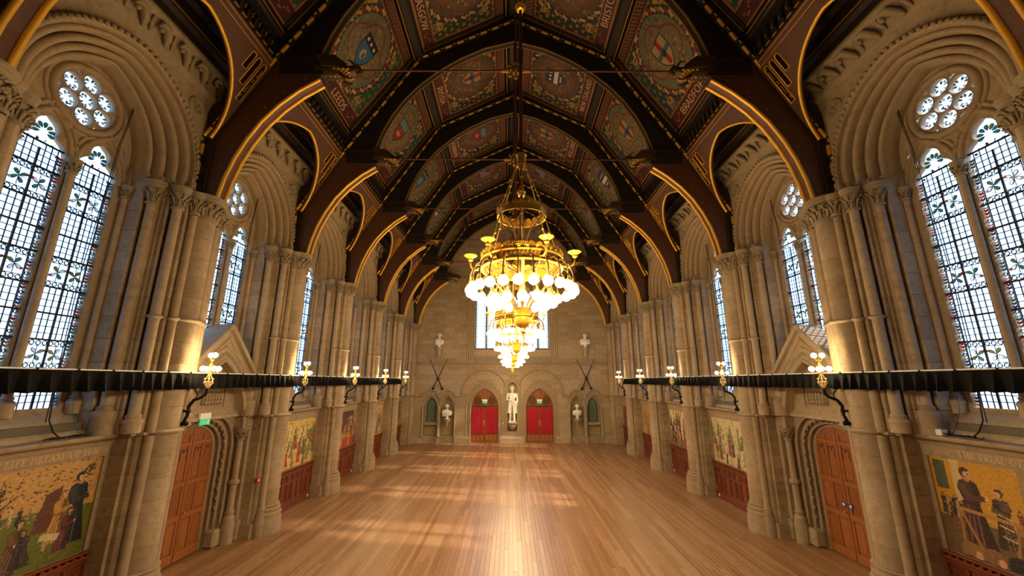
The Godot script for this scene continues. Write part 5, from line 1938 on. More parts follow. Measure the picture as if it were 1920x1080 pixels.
func side_door(s: int) -> void:
	var d := thing("door_%d" % (1 if s < 0 else 2), "pair of panelled oak doors under the %s gable%s" % ["left" if s < 0 else "right", " with brass knob" if s < 0 else " with blue round notices"], "door", bay_at(1, s), face(s), "", "structure")
	var x := wallx(7.97)
	part(d, "door_frame", box_mesh(Vector3(1.7, 3.2, 0.06)), M.oak_dark, x.translated_local(Vector3(0, 1.6, -0.05)))
	for e in [-1, 1]:
		var lf := group_node(d, "door_leaf", x)
		var b := MB.new()
		var poly := [Vector2(0.006 * e, 0.01)]
		for v in seg_arch(0.76, 2.26, 0.76):
			if v.x * e >= 0.006:
				poly.append(v)
		poly.append(Vector2(0.76 * e, 0.01))
		if e > 0:
			poly = [Vector2(0.006, 0.01), Vector2(0.006, 3.02)] + poly.slice(1)
		else:
			poly = [Vector2(-0.006, 0.01), Vector2(-0.76, 0.01)] + poly.slice(1, poly.size() - 1) + [Vector2(-0.006, 3.02)]
		b.plate(PackedVector2Array(poly), 0.0, 0.03)
		part(lf, "board", b.done(), M.oak_1)
		var fr := MB.new()
		for xx in [0.05, 0.385, 0.70]:
			fr.box(Vector3(e * xx, 1.3 if xx > 0.6 else 1.42, 0.035), Vector3(0.085, 2.5 if xx > 0.6 else 2.8, 0.03), 0.006)
		part(lf, "stile", fr.done(), M.oak_0)
		var rl := MB.new()
		for q in [[0.12, 0.2], [0.98, 0.12], [1.72, 0.1], [2.62, 0.06]]:
			rl.box(Vector3(e * 0.38, q[0], 0.037), Vector3(0.7, q[1], 0.036), 0.008)
		for q in [0.93, 1.03, 1.68, 1.72, 1.76]:
			rl.box(Vector3(e * 0.38, q, 0.056), Vector3(0.66, 0.018, 0.016), 0.005)
		part(lf, "rail", rl.done(), M.oak_2)
		for xx in [0.217, 0.545]:
			for q in [[0.57, 0.66], [1.36, 0.58], [2.18, 0.78]]:
				part(lf, "panel", box_mesh(Vector3(0.22, q[1] - 0.06, 0.02), 0.008), M["oak_%d" % (int(q[1] * 10 + xx * 10) % 3)], T(Vector3(e * xx, q[0], 0.033)))
			var tr := MB.new()
			for k in [-1, 1]:
				arch_roll(tr, arch(0.05, 2.42, 0.1, 5, e * xx + 0.055 * k), 0.012, 0.045)
				arch_roll(tr, [Vector2(e * xx + 0.1 * k, 2.42), Vector2(e * xx + 0.085 * k, 2.34), Vector2(e * xx + 0.1 * k, 2.26)], 0.01, 0.045)
			part(lf, "carved_head", tr.done(), M.oak_dark)
		if s < 0 and e > 0 or s > 0 and e < 0:
			var k := MB.new()
			k.ball(Vector3(e * 0.06, 1.06, 0.09), 0.03, 8)
			k.tube([Vector3(e * 0.06, 1.06, 0.04), Vector3(e * 0.06, 1.06, 0.09)], 0.014, 6)
			k.ball(Vector3(e * 0.07, 1.3, 0.06), 0.018, 6)
			part(lf, "knob", k.done(), M.brass)
		if s > 0:
			part(lf, "notice", box_mesh(Vector3(0.11, 0.11, 0.006)), M.blue_sign, T(Vector3(e * 0.1, 1.22, 0.06)))
			part(lf, "notice_disc", lathe_mesh([Vector2(0.035, 0), Vector2(0.035, 0.004), Vector2(0, 0.004)], 14), M.white_plastic, T(Vector3(e * 0.1, 1.22, 0.062), Vector3(PI / 2, 0, 0)))

# ------------------------------------------------------------------ carved figures: joints with radii, joined smoothly and meshed as one skin
func figure_mesh(bones: Array, cell: float, k: float) -> ArrayMesh:
	var lo := Vector3(1e9, 1e9, 1e9)
	var hi := -lo
	for b in bones:
		var r := maxf(b[2], b[3]) + k + cell * 2
		for e in 2:
			lo = lo.min(b[e] - Vector3(r, r, r))
			hi = hi.max(b[e] + Vector3(r, r, r))
	var nx := int((hi.x - lo.x) / cell) + 2
	var ny := int((hi.y - lo.y) / cell) + 2
	var nz := int((hi.z - lo.z) / cell) + 2
	var f := PackedFloat32Array()
	f.resize(nx * ny * nz)
	f.fill(10.0)
	for b in bones:
		var a: Vector3 = b[0]
		var ab: Vector3 = b[1] - a
		var ra: float = b[2]
		var rb: float = b[3]
		var l2 := maxf(ab.length_squared(), 1e-9)
		var r := maxf(ra, rb) + k + cell
		var p0 := ((a.min(b[1]) - Vector3(r, r, r) - lo) / cell).floor()
		var p1 := ((a.max(b[1]) + Vector3(r, r, r) - lo) / cell).ceil()
		for z in range(maxi(0, int(p0.z)), mini(nz, int(p1.z) + 1)):
			for y in range(maxi(0, int(p0.y)), mini(ny, int(p1.y) + 1)):
				var row := (z * ny + y) * nx
				for x in range(maxi(0, int(p0.x)), mini(nx, int(p1.x) + 1)):
					var p := lo + Vector3(x, y, z) * cell
					var t := clampf((p - a).dot(ab) / l2, 0.0, 1.0)
					var d := (p - a - ab * t).length() - lerpf(ra, rb, t)
					var o := f[row + x]
					var h := maxf(k - absf(o - d), 0.0) / k
					f[row + x] = minf(o, d) - h * h * k * 0.25
	var st := SurfaceTool.new()
	st.begin(Mesh.PRIMITIVE_TRIANGLES)
	st.set_smooth_group(0)
	var id := {}
	var n := 0
	var ox := [0, 1, 0, 1, 0, 1, 0, 1]
	var oy := [0, 0, 1, 1, 0, 0, 1, 1]
	var oz := [0, 0, 0, 0, 1, 1, 1, 1]
	var ed := [[0, 1], [2, 3], [4, 5], [6, 7], [0, 2], [1, 3], [4, 6], [5, 7], [0, 4], [1, 5], [2, 6], [3, 7]]
	var verts := []
	for z in nz - 1:
		for y in ny - 1:
			for x in nx - 1:
				var i := (z * ny + y) * nx + x
				if f[i] > 2.0 * cell or f[i] < -2.0 * cell:
					continue
				var c := []
				var inside := 0
				for q in 8:
					var v := f[((z + oz[q]) * ny + y + oy[q]) * nx + x + ox[q]]
					c.append(v)
					if v < 0:
						inside += 1
				if inside == 0 or inside == 8:
					continue
				var s := Vector3.ZERO
				var m := 0
				for e in ed:
					var u: float = c[e[0]]
					var w: float = c[e[1]]
					if (u < 0) != (w < 0):
						var t: float = u / (u - w)
						s += Vector3(lerpf(ox[e[0]], ox[e[1]], t), lerpf(oy[e[0]], oy[e[1]], t), lerpf(oz[e[0]], oz[e[1]], t))
						m += 1
				id[i] = n
				n += 1
				verts.append(lo + (Vector3(x, y, z) + s / m) * cell)
	for v in verts:
		st.add_vertex(v)
	var dx := 1
	var dy := nx
	var dz := nx * ny
	for i in id:
		for ax in [[dx, dy, dz], [dy, dz, dx], [dz, dx, dy]]:
			# edge from this corner along ax[0]; the four cells round it
			var u := f[i]
			var w := f[i + ax[0]]
			if (u < 0) == (w < 0):
				continue
			var c0: int = i - ax[1] - ax[2]
			var c1: int = i - ax[2]
			var c2: int = i
			var c3: int = i - ax[1]
			if not (id.has(c0) and id.has(c1) and id.has(c3)):
				continue
			var q := [id[c0], id[c1], id[c2], id[c3]]
			if u > 0:
				q.reverse()
			for t in [0, 2, 1, 0, 3, 2]:
				st.add_index(q[t])
	st.generate_normals()
	return st.commit()

func head_bones(c: Vector3, s: float, turn := 0.0, beard := false, hair := 1.0) -> Array:
	# c: centre of the head; s: head height / 0.23
	var q := Basis(Vector3.UP, turn)
	var f := func(x: float, y: float, z: float) -> Vector3: return c + q * (Vector3(x, y, z) * s)
	var o := [
		[f.call(0, 0.035, -0.015), f.call(0, 0.03, 0.015), 0.088 * s, 0.082 * s],
		[f.call(0, -0.04, 0.03), f.call(0, -0.085, 0.045), 0.06 * s, 0.042 * s],
		[f.call(0, 0.01, 0.098), f.call(0, -0.035, 0.112), 0.011 * s, 0.018 * s],
		[f.call(-0.045, 0.022, 0.082), f.call(0.045, 0.022, 0.082), 0.016 * s, 0.016 * s],
		[f.call(-0.022, -0.066, 0.09), f.call(0.022, -0.066, 0.09), 0.012 * s, 0.012 * s],
		[f.call(-0.088, 0.0, 0.0), f.call(-0.09, -0.025, 0.0), 0.016 * s, 0.014 * s],
		[f.call(0.088, 0.0, 0.0), f.call(0.09, -0.025, 0.0), 0.016 * s, 0.014 * s]]
	if hair > 0:
		for i in 9:
			var a := PI * i / 8.0
			o.append([f.call(cos(a) * 0.088, 0.05 + 0.062 * sin(a) * hair, 0.0), f.call(cos(a) * 0.085, 0.01, -0.06), 0.024 * s, 0.03 * s])
	if beard:
		o.append([f.call(-0.05, -0.06, 0.05), f.call(0, -0.13, 0.075), 0.035 * s, 0.035 * s])
		o.append([f.call(0.05, -0.06, 0.05), f.call(0, -0.14, 0.07), 0.035 * s, 0.03 * s])
	return o

func bust_bones(s: float, turn: float, beard: bool, drape: bool, woman: bool) -> Array:
	var f := func(x: float, y: float, z: float) -> Vector3: return Vector3(x, y, z) * s
	var w := 0.17 if woman else 0.215
	var o := [
		[f.call(0, 0.02, 0.0), f.call(0, 0.12, 0.0), 0.07 * s, 0.09 * s],
		[f.call(-w * 0.45, 0.26, 0.03), f.call(w * 0.45, 0.26, 0.03), 0.12 * s, 0.12 * s],
		[f.call(0, 0.12, 0.03), f.call(0, 0.3, 0.03), 0.1 * s, 0.13 * s],
		[f.call(-w, 0.32, -0.01), f.call(-w * 0.2, 0.4, -0.01), 0.085 * s, 0.07 * s],
		[f.call(w, 0.32, -0.01), f.call(w * 0.2, 0.4, -0.01), 0.085 * s, 0.07 * s],
		[f.call(-w, 0.32, -0.01), f.call(-w * 1.05, 0.2, 0.0), 0.085 * s, 0.06 * s],
		[f.call(w, 0.32, -0.01), f.call(w * 1.05, 0.2, 0.0), 0.085 * s, 0.06 * s],
		[f.call(0, 0.38, 0.0), f.call(0, 0.5, 0.02), 0.065 * s, 0.058 * s]]
	if drape:
		for i in 6:
			var t := i / 5.0
			o.append([f.call(-w * 1.05, 0.36 - 0.05 * i, 0.07), f.call(w * (0.9 - 0.15 * t), 0.16 + 0.02 * i - 0.02 * (i % 2), 0.13), 0.028 * s, 0.022 * s])
		o.append([f.call(-w, 0.38, 0.02), f.call(-w * 0.3, 0.43, 0.06), 0.05 * s, 0.04 * s])
		o.append([f.call(w, 0.36, 0.02), f.call(w * 0.3, 0.42, 0.06), 0.045 * s, 0.035 * s])
	else:
		for e in [-1, 1]:
			o.append([f.call(e * 0.09, 0.42, 0.05), f.call(e * 0.03, 0.2, 0.15), 0.03 * s, 0.025 * s])
	o.append_array(head_bones(f.call(0, 0.62, 0.03), s, turn, beard, 1.0))
	if woman:
		o.append([f.call(0, 0.66, -0.1), f.call(0, 0.6, -0.13), 0.05 * s, 0.05 * s])
	return o

func far_fittings() -> void:
	# red-curtained doors
	for e in [-1, 1]:
		var cx: float = 1.92 * e
		var side: String = "left" if e < 0 else "right"
		var d := thing("door_%d" % (3 if e < 0 else 4), "round-headed oak double door %s of the statue in the end wall" % side, "door", Vector3(cx, 0, -FAR - 0.2), 0.0, "", "structure")
		part(d, "door_backing", box_mesh(Vector3(2.1, 3.7, 0.06)), M.oak_dark, T(Vector3(0, 1.85, -0.08)))
		for f in [-1, 1]:
			var lf := group_node(d, "door_leaf")
			part(lf, "board", box_mesh(Vector3(0.92, 2.32, 0.05), 0.006), M.oak_1, T(Vector3(f * 0.475, 1.17, 0)))
			for q in 3:
				part(lf, "panel", box_mesh(Vector3(0.2, 0.4, 0.03), 0.01), M.oak_2, T(Vector3(f * (0.18 + 0.28 * q), 0.32, 0.025)))
			part(lf, "stile", box_mesh(Vector3(0.07, 2.32, 0.03), 0.006), M.oak_0, T(Vector3(f * 0.045, 1.17, 0.035)))
			part(lf, "pull_handle", tube_mesh([Vector3(f * 0.05, 1.05, 0.05), Vector3(f * 0.05, 1.1, 0.11), Vector3(f * 0.05, 1.42, 0.11), Vector3(f * 0.05, 1.47, 0.05)], 0.022, 7), M.brass)
		var ty := MB.new()
		ty.plate(PackedVector2Array([Vector2(-0.95, 2.4), Vector2(0.95, 2.4)] + rev(arch(0.95, 2.4, 1.2, 12))), -0.02, 0.02)
		part(d, "tympanum", ty.done(), M.oak_1)
		var tr := MB.new()
		for f in [-1, 1]:
			for i in 6:
				var a := TAU * i / 6
				ring_on(tr, Vector2(f * 0.48, 2.78) + Vector2(cos(a), sin(a)) * 0.15, 0.075, 0.03, 10, 0.02)
			ring_on(tr, Vector2(f * 0.48, 2.78), 0.05, 0.03, 8, 0.02)
			ring_on(tr, Vector2(f * 0.48, 2.78), 0.27, 0.025, 18, 0.02)
		part(d, "wheel_tracery", tr.done(), M.oak_dark)
		var rr := MB.new()
		for q in [[0.0, 0.07], [-0.28, 0.05], [0.28, 0.05]]:
			arch_roll(rr, [Vector2(q[0] * 0.3, 2.42), Vector2(q[0] * 1.3, 3.4 if q[0] else 3.55)], q[1], 0.02)
		arch_roll(rr, [Vector2(-0.93, 0)] + arch(0.93, 2.35, 1.2, 12) + [Vector2(0.93, 0)], 0.04, 0.02)
		part(d, "moulding", rr.done(), M.oak_2)
		part(d, "transom", box_mesh(Vector3(1.9, 0.12, 0.1), 0.02), M.oak_dark, T(Vector3(0, 2.4, 0.04)))
		for f in [-1, 1]:
			var c := MB.new()
			c.smooth()
			var rows := []
			for r in 8:
				var row := []
				for i in 41:
					var u := i / 40.0
					row.append(Vector3(f * 0.475 + (u - 0.5) * 0.84, 2.3 - r * 0.243 + 0.006 * sin(u * 31.0), 0.03 * sin(u * TAU * 7 + 0.6 * sin(r * 0.9) + f) * (0.5 + 0.07 * r)))
				rows.append(row)
			rows.reverse()
			c.grid(rows)
			var cm: StandardMaterial3D = M.curtain
			cm.cull_mode = BaseMaterial3D.CULL_DISABLED
			var ct := thing("curtain", "red gathered curtain on the %s leaf of the %s end door" % ["left" if f < 0 else "right", side], "curtain", Vector3(cx, 0, -FAR - 0.09), 0.0, "red door curtains")
			part(ct, "cloth", c.done(), M.curtain)
			part(ct, "rod", tube_mesh([Vector3(f * 0.04, 2.31, 0), Vector3(f * 0.91, 2.31, 0)], 0.012, 6), M.brass)
		exit_sign(Vector3(cx, 2.72, -FAR - 0.05), 0.0, "small green exit sign over the %s red-curtained door" % side)
	# statue of a standing man on his corbel
	var corbel := [Vector2(0.04, -0.5), Vector2(0.1, -0.46), Vector2(0.12, -0.4), Vector2(0.24, -0.3), Vector2(0.26, -0.26), Vector2(0.26, -0.16), Vector2(0.33, -0.1), Vector2(0.36, -0.06), Vector2(0.36, 0.0), Vector2(0, 0.0)]
	var cb := thing("corbel", "carved octagonal stone corbel under the standing marble statue", "corbel", Vector3(0, 1.33, -FAR - 0.02), 0.0, "carved stone corbels")
	part(cb, "moulded_block", lathe_mesh(corbel, 8), M.stone_4)
	var cl := MB.new()
	for i in 12:
		var a := TAU * i / 12
		cl.ball(Vector3(cos(a) * 0.26, -0.21, sin(a) * 0.26), Vector3(0.05, 0.06, 0.05), 6)
	part(cb, "carved_leaf", cl.done(), M.carved, T(Vector3.ZERO), "", "stuff")
	var S := func(x: float, y: float, z: float) -> Vector3: return Vector3(x, y, z) * 1.36
	var b := []
	for e in [-1, 1]:
		var z: float = 0.02 if e < 0 else 0.07
		b.append([S.call(e * 0.085, 0.92, 0), S.call(e * 0.09, 0.5, z), 0.115, 0.085])
		b.append([S.call(e * 0.09, 0.5, z), S.call(e * 0.1, 0.1, z - 0.02), 0.085, 0.062])
		b.append([S.call(e * 0.1, 0.06, z - 0.02), S.call(e * 0.13, 0.055, z + 0.13), 0.06, 0.05])
		# coat skirts open in front, lapels, shoulders
		b.append([S.call(e * 0.13, 1.0, 0.06), S.call(e * 0.17, 0.5, 0.07), 0.075, 0.07])
		b.append([S.call(e * 0.15, 1.0, -0.02), S.call(e * 0.2, 0.47, -0.03), 0.09, 0.075])
		b.append([S.call(e * 0.09, 1.0, -0.08), S.call(e * 0.12, 0.46, -0.11), 0.11, 0.085])
		b.append([S.call(e * 0.05, 1.44, 0.1), S.call(e * 0.1, 1.2, 0.145), 0.035, 0.04])
		b.append([S.call(e * 0.1, 1.2, 0.145), S.call(e * 0.13, 0.95, 0.12), 0.035, 0.03])
		b.append([S.call(e * 0.09, 1.38, 0), S.call(e * 0.19, 1.39, -0.01), 0.105, 0.085])
	b.append([S.call(0, 0.95, 0), S.call(0, 1.2, 0), 0.16, 0.185])
	b.append([S.call(-0.07, 1.3, 0.01), S.call(0.07, 1.3, 0.01), 0.175, 0.175])
	b.append([S.call(0, 1.42, 0), S.call(0, 1.56, 0.02), 0.085, 0.07])
	# one arm folds across the waist, the other hangs forward
	b.append([S.call(-0.215, 1.38, -0.01), S.call(-0.255, 1.12, 0.0), 0.085, 0.07])
	b.append([S.call(-0.255, 1.12, 0.0), S.call(-0.06, 1.08, 0.18), 0.066, 0.048])
	b.append([S.call(-0.06, 1.08, 0.18), S.call(0.0, 1.09, 0.19), 0.042, 0.04])
	b.append([S.call(0.215, 1.38, -0.01), S.call(0.265, 1.1, -0.02), 0.085, 0.07])
	b.append([S.call(0.265, 1.1, -0.02), S.call(0.22, 0.92, 0.12), 0.064, 0.046])
	for i in 5:
		b.append([S.call(0.2 + 0.009 * i, 0.9 - 0.004 * i, 0.13), S.call(0.19 + 0.011 * i, 0.84 - 0.006 * i, 0.15), 0.016, 0.013])
		b.append([S.call(0.0, 1.115 - 0.013 * i, 0.195), S.call(0.045 - 0.004 * i, 1.115 - 0.014 * i, 0.2), 0.016, 0.013])
	var hd := head_bones(S.call(0, 1.66, 0.03), 1.3, 0.15, true, 1.0)
	var sm := thing("statue", "white marble statue of a standing man in a long coat between the red-curtained doors", "statue", Vector3(0, 1.33, -FAR + 0.02), 0.0)
	b.append_array(hd)
	part(sm, "figure", figure_mesh(b, 0.015, 0.025), M.marble)
	part(sm, "plinth", box_mesh(Vector3(0.5, 0.09, 0.48), 0.02), M.marble, T(Vector3(0, 0.045, 0.04)))
	# busts
	var spec := [
		[Vector3(-5.24, 6.5, 0.16), 1.28, 0.25, false, true, true, "crowned marble bust of a woman high on the left of the end wall"],
		[Vector3(5.24, 6.5, 0.16), 1.28, -0.2, true, true, false, "bearded draped marble bust high on the right of the end wall"],
		[Vector3(-4.52, 1.62, 0.0), 1.22, 0.2, false, true, false, "draped marble bust of a man in the left wall niche beside the door"],
		[Vector3(4.52, 1.62, 0.0), 1.22, 0.15, false, false, true, "marble bust with pale shoulders in the right wall niche beside the door"]]
	for q in spec:
		var s: float = q[1]
		var bt := thing("bust", q[6], "bust", q[0] + Vector3(0, 0, -FAR), 0.0)
		part(bt, "figure", figure_mesh(bust_bones(s, q[2], q[3], q[4], q[5]), 0.014, 0.03), M.marble)
		part(bt, "socle", lathe_mesh([Vector2(0.14, 0), Vector2(0.14, 0.03), Vector2(0.1, 0.05), Vector2(0.075, 0.08), Vector2(0.09, 0.11)], 16), M.marble, T(Vector3(0, -0.045, 0)))
		if q[5] and q[0].y > 5:
			var cr := MB.new()
			cr.lathe([Vector2(0.1, 0), Vector2(0.115, 0.05), Vector2(0.105, 0.05)], 16)
			for i in 8:
				var a := TAU * i / 8
				cr.lathe([Vector2(0.025, 0), Vector2(0.0, 0.075)], 5, Vector3(cos(a) * 0.11, 0.04, sin(a) * 0.11))
			part(bt, "crown", cr.done(), M.marble, T(Vector3(0, 0.70 * s, 0.02)))
		var high: bool = q[0].y > 5
		var side: String = "left" if q[0].x < 0 else "right"
		var ck := thing("corbel", "plain tapering stone corbel under the %s upper bust" % side if high else "pendant stone corbel under the bust in the %s niche" % side, "corbel", q[0] + Vector3(0, -0.045, -FAR - (0.02 if high else 0.0)), 0.0, "carved stone corbels")
		if high:
			part(ck, "moulded_block", lathe_mesh([Vector2(0.06, -0.7), Vector2(0.13, -0.64), Vector2(0.15, -0.2), Vector2(0.2, -0.12), Vector2(0.22, -0.08), Vector2(0.22, 0), Vector2(0, 0)], 8), M.stone_4)
		else:
			part(ck, "moulded_block", lathe_mesh([Vector2(0.0, -0.5), Vector2(0.05, -0.46), Vector2(0.05, -0.38), Vector2(0.09, -0.3), Vector2(0.19, -0.18), Vector2(0.2, -0.12), Vector2(0.25, -0.07), Vector2(0.26, 0), Vector2(0, 0)], 10), M.stone_4)
			var lv := MB.new()
			for i in 10:
				var a := TAU * i / 10
				lv.ball(Vector3(cos(a) * 0.19, -0.14, sin(a) * 0.19), Vector3(0.045, 0.06, 0.045), 6)
			part(ck, "carved_leaf", lv.done(), M.carved, T(Vector3.ZERO), "", "stuff")
	# crossed swords
	for e in [-1, 1]:
		for f in [-1, 1]:
			var tip := Vector3(e * 5.24 + f * 0.66, 5.72, -FAR + (0.07 if f < 0 else 0.11))
			var hilt := Vector3(e * 5.24 - f * 0.33, 3.58, tip.z)
			var d := (hilt - tip).normalized()
			var sw := thing("sword", "long dark sword crossed over the %s niches, its point towards the %s" % ["left" if e < 0 else "right", "left" if f < 0 else "right"], "sword", hilt, 0.0, "crossed swords on the end wall")
			var up := Transform3D(Basis(Vector3(0, 0, 1), atan2(-d.x, -d.y) * -1.0), Vector3.ZERO)
			var l := tip.distance_to(hilt)
			part(sw, "blade", lathe_mesh([Vector2(0.028, 0.75), Vector2(0.022, l * 0.9), Vector2(0.0, l)], 4), M.iron, up)
			part(sw, "crossguard", box_mesh(Vector3(0.36, 0.035, 0.04), 0.01), M.iron, up.translated_local(Vector3(0, 0.76, 0)))
			part(sw, "grip", lathe_mesh([Vector2(0.03, 0.1), Vector2(0.032, 0.4), Vector2(0.028, 0.75)], 8), M.iron, up)
			part(sw, "pommel", lathe_mesh([Vector2(0, -0.09), Vector2(0.07, -0.04), Vector2(0.09, 0.02), Vector2(0.06, 0.1), Vector2(0.03, 0.13)], 8), M.iron, up)
	var cp := thing("call_point", "small red fire call point beside the door left of the statue", "alarm", Vector3(-0.62, 1.3, -FAR + 0.03), 0.0, "red fire call points")
	part(cp, "case", box_mesh(Vector3(0.12, 0.12, 0.05), 0.01), M.red_plastic)
	part(cp, "glass_plate", box_mesh(Vector3(0.06, 0.06, 0.01)), M.white_plastic, T(Vector3(0, 0, 0.026)))

func exit_sign(at: Vector3, turn: float, label: String) -> void:
	var o := thing("exit_sign", label, "sign", at, turn, "green exit signs")
	part(o, "housing", box_mesh(Vector3(0.36, 0.14, 0.06), 0.01), M.white_plastic, T(Vector3(0, 0.08, 0)))
	part(o, "panel", box_mesh(Vector3(0.32, 0.13, 0.012)), M.exit_green, T(Vector3(0, -0.06, 0.02)))
	var m := MB.new()
	# running man, doorway and arrow
	m.box(Vector3(0.09, -0.06, 0.028), Vector3(0.05, 0.09, 0.004))
	m.tube([Vector3(0.0, -0.035, 0.03), Vector3(-0.015, -0.065, 0.03), Vector3(-0.04, -0.1, 0.03)], 0.007, 5)
	m.tube([Vector3(-0.012, -0.065, 0.03), Vector3(0.02, -0.08, 0.03), Vector3(0.02, -0.105, 0.03)], 0.006, 5)
	m.ball(Vector3(0.012, -0.016, 0.03), 0.011, 6)
	m.tube([Vector3(-0.08, -0.06, 0.03), Vector3(-0.125, -0.06, 0.03)], 0.006, 5)
	m.tube([Vector3(-0.105, -0.04, 0.03), Vector3(-0.13, -0.06, 0.03), Vector3(-0.105, -0.08, 0.03)], 0.005, 5)
	part(o, "pictogram", m.done(), M.white_plastic)

# ------------------------------------------------------------------ chandeliers
func omni(parent: Node, at: Vector3, energy: float, size: float) -> void:
	var l := OmniLight3D.new()
	l.name = "lamp_light"
	l.light_color = Color(1.0, 0.86, 0.62)
	l.light_energy = energy
	l.light_size = size
	l.omni_range = 60.0
	l.omni_attenuation = 2.0
	l.shadow_enabled = true
	l.position = at
	parent.add_child(l, true)

const CH_ENERGY := 1.3
const SC_ENERGY := 0.32

func chandeliers() -> void:
	var y0 := 4.7
	var t := thing("chandelier", "", "chandelier", Vector3.ZERO, 0.0, "gilt globe chandeliers down the middle of the hall")
	var f := func(r: float, y: float, a: float) -> Vector3: return Vector3(cos(a) * r, y - y0, sin(a) * r)
	part(t, "rod", tube_mesh([Vector3(0, 6.0 - y0, 0), Vector3(0, 11.45 - y0, 0)], 0.022, 8), M.rust)
	part(t, "stem", tube_mesh([Vector3(0, 4.95 - y0, 0), Vector3(0, 6.0 - y0, 0)], 0.03, 8), M.brass_dark)
	part(t, "knop", lathe_mesh([Vector2(0.0, -0.08), Vector2(0.05, -0.06), Vector2(0.075, 0.0), Vector2(0.05, 0.06), Vector2(0.0, 0.08)], 14), M.brass, T(Vector3(0, 9.05 - y0, 0)))
	part(t, "knop", lathe_mesh([Vector2(0.0, -0.06), Vector2(0.04, -0.05), Vector2(0.055, 0.0), Vector2(0.03, 0.05), Vector2(0.025, 0.08)], 14), M.brass, T(Vector3(0, 6.3 - y0, 0)))
	part(t, "cup", lathe_mesh([Vector2(0.0, -0.13), Vector2(0.03, -0.12), Vector2(0.05, -0.05), Vector2(0.06, 0.05), Vector2(0.072, 0.07), Vector2(0.06, 0.09), Vector2(0.02, 0.12)], 16), M.brass, T(Vector3(0, 6.72 - y0, 0)))
	part(t, "knop", lathe_mesh([Vector2(0.0, -0.08), Vector2(0.06, -0.05), Vector2(0.095, 0.0), Vector2(0.1, 0.035), Vector2(0.03, 0.06)], 14), M.brass, T(Vector3(0, 5.62 - y0, 0)))
	# crown ring with scallops
	var cr := MB.new()
	cr.lathe([Vector2(0.275, -0.03), Vector2(0.29, -0.035), Vector2(0.295, 0.03), Vector2(0.275, 0.035), Vector2(0.275, -0.03)], 32, Vector3(0, 6.0 - y0, 0))
	part(t, "crown_ring", cr.done(), M.brass)
	var scallop := MB.new()
	var fan := PackedVector2Array([Vector2(-0.016, -0.01), Vector2(0.016, -0.01)])
	for i in 5:
		var c := Vector2(0, 0.028) + Vector2(cos(0.1 + i * 0.735), sin(0.1 + i * 0.735)) * 0.034
		for k in 4:
			fan.append(c + Vector2(cos(-0.9 + i * 0.735 + k * 0.66), sin(-0.9 + i * 0.735 + k * 0.66)) * 0.013)
	scallop.plate(fan, -0.004, 0.004)
	for i in 5:
		var a := 0.1 + i * 0.735
		scallop.tube([Vector3(0, 0, 0.004), Vector3(cos(a) * 0.036, 0.028 + sin(a) * 0.034, 0.008)], [0.004, 0.01], 5)
	var sc := scallop.done()
	for i in 20:
		var a := TAU * i / 20
		part(t, "crown_shell", sc, M.gilt, Transform3D(Basis(Vector3.UP, PI / 2 - a).scaled(Vector3(0.8, 0.7, 0.8)), f.call(0.285, 6.03, a)))
	var bead := MB.new()
	var scroll := MB.new()
	for i in 6:
		var a := TAU * (i + 0.5) / 6
		var ch := MB.new()
		ch.tube([f.call(0.06, 6.7, a), f.call(0.17, 6.35, a), f.call(0.285, 6.03, a)], 0.008, 5)
		ch.tube([f.call(0.285, 5.97, a), f.call(0.36, 5.72, a), f.call(0.45, 5.44, a)], 0.008, 5)
		for k in 3:
			ch.ball(f.call(lerpf(0.08, 0.26, k / 2.5), lerpf(6.64, 6.1, k / 2.5), a), 0.018, 7)
			ch.ball(f.call(lerpf(0.3, 0.42, k / 2.2), lerpf(5.9, 5.5, k / 2.2), a), 0.018, 7)
		part(t, "chain", ch.done(), M.brass)
		scroll.tube([f.call(0.27, 5.97, a), f.call(0.2, 5.94, a), f.call(0.12, 5.84, a), f.call(0.05, 5.66, a)], 0.008, 5)
		scroll.tube([f.call(0.27, 5.95, a), f.call(0.24, 5.85, a + 0.25), f.call(0.2, 5.82, a + 0.15)], 0.007, 5)
		scroll.tube([f.call(0.03, 5.3, a), f.call(0.2, 5.4, a), f.call(0.44, 5.36, a)], 0.009, 5)
	part(t, "scrollwork", scroll.done(), M.brass_dark)
	# main ring: fretted band between two roll mouldings
	var rg := MB.new()
	rg.lathe([Vector2(0.44, -0.05), Vector2(0.455, -0.05), Vector2(0.455, 0.05), Vector2(0.44, 0.05), Vector2(0.44, -0.05)], 48, Vector3(0, 5.39 - y0, 0))
	for y in [5.335, 5.445]:
		var prof := []
		for i in 9:
			var a := -PI / 2 + TAU * i / 8
			prof.append(Vector2(0.458 + 0.016 * cos(a), y - y0 + 0.016 * sin(a)))
		rg.lathe(prof, 48)
	part(t, "ring", rg.done(), M.brass)
	var cv := MB.new()
	for i in 72:
		var a := TAU * i / 72
		cv.tube([f.call(0.458, 5.355, a), f.call(0.462, 5.39, a + 0.04), f.call(0.458, 5.425, a)], 0.006, 4)
	part(t, "chevron_band", cv.done(), M.brass_dark, T(Vector3.ZERO), "", "stuff")
	for i in 32:
		var a := TAU * i / 32
		part(t, "shell", sc, M.gilt, Transform3D(Basis(Vector3.UP, PI / 2 - a), f.call(0.455, 5.46, a)))
	# candle cups on arms
	var dish := lathe_mesh([Vector2(0.012, -0.07), Vector2(0.03, -0.05), Vector2(0.025, -0.03), Vector2(0.07, 0.0), Vector2(0.078, 0.008), Vector2(0.06, 0.012), Vector2(0.02, -0.01)], 14)
	var spikes := MB.new()
	for i in 3:
		var a := TAU * i / 3 + 0.4
		spikes.tube([Vector3(cos(a) * 0.05, 0, sin(a) * 0.05), Vector3(cos(a) * 0.085, 0.055, sin(a) * 0.085)], [0.006, 0.002], 4)
	var spk := spikes.done()
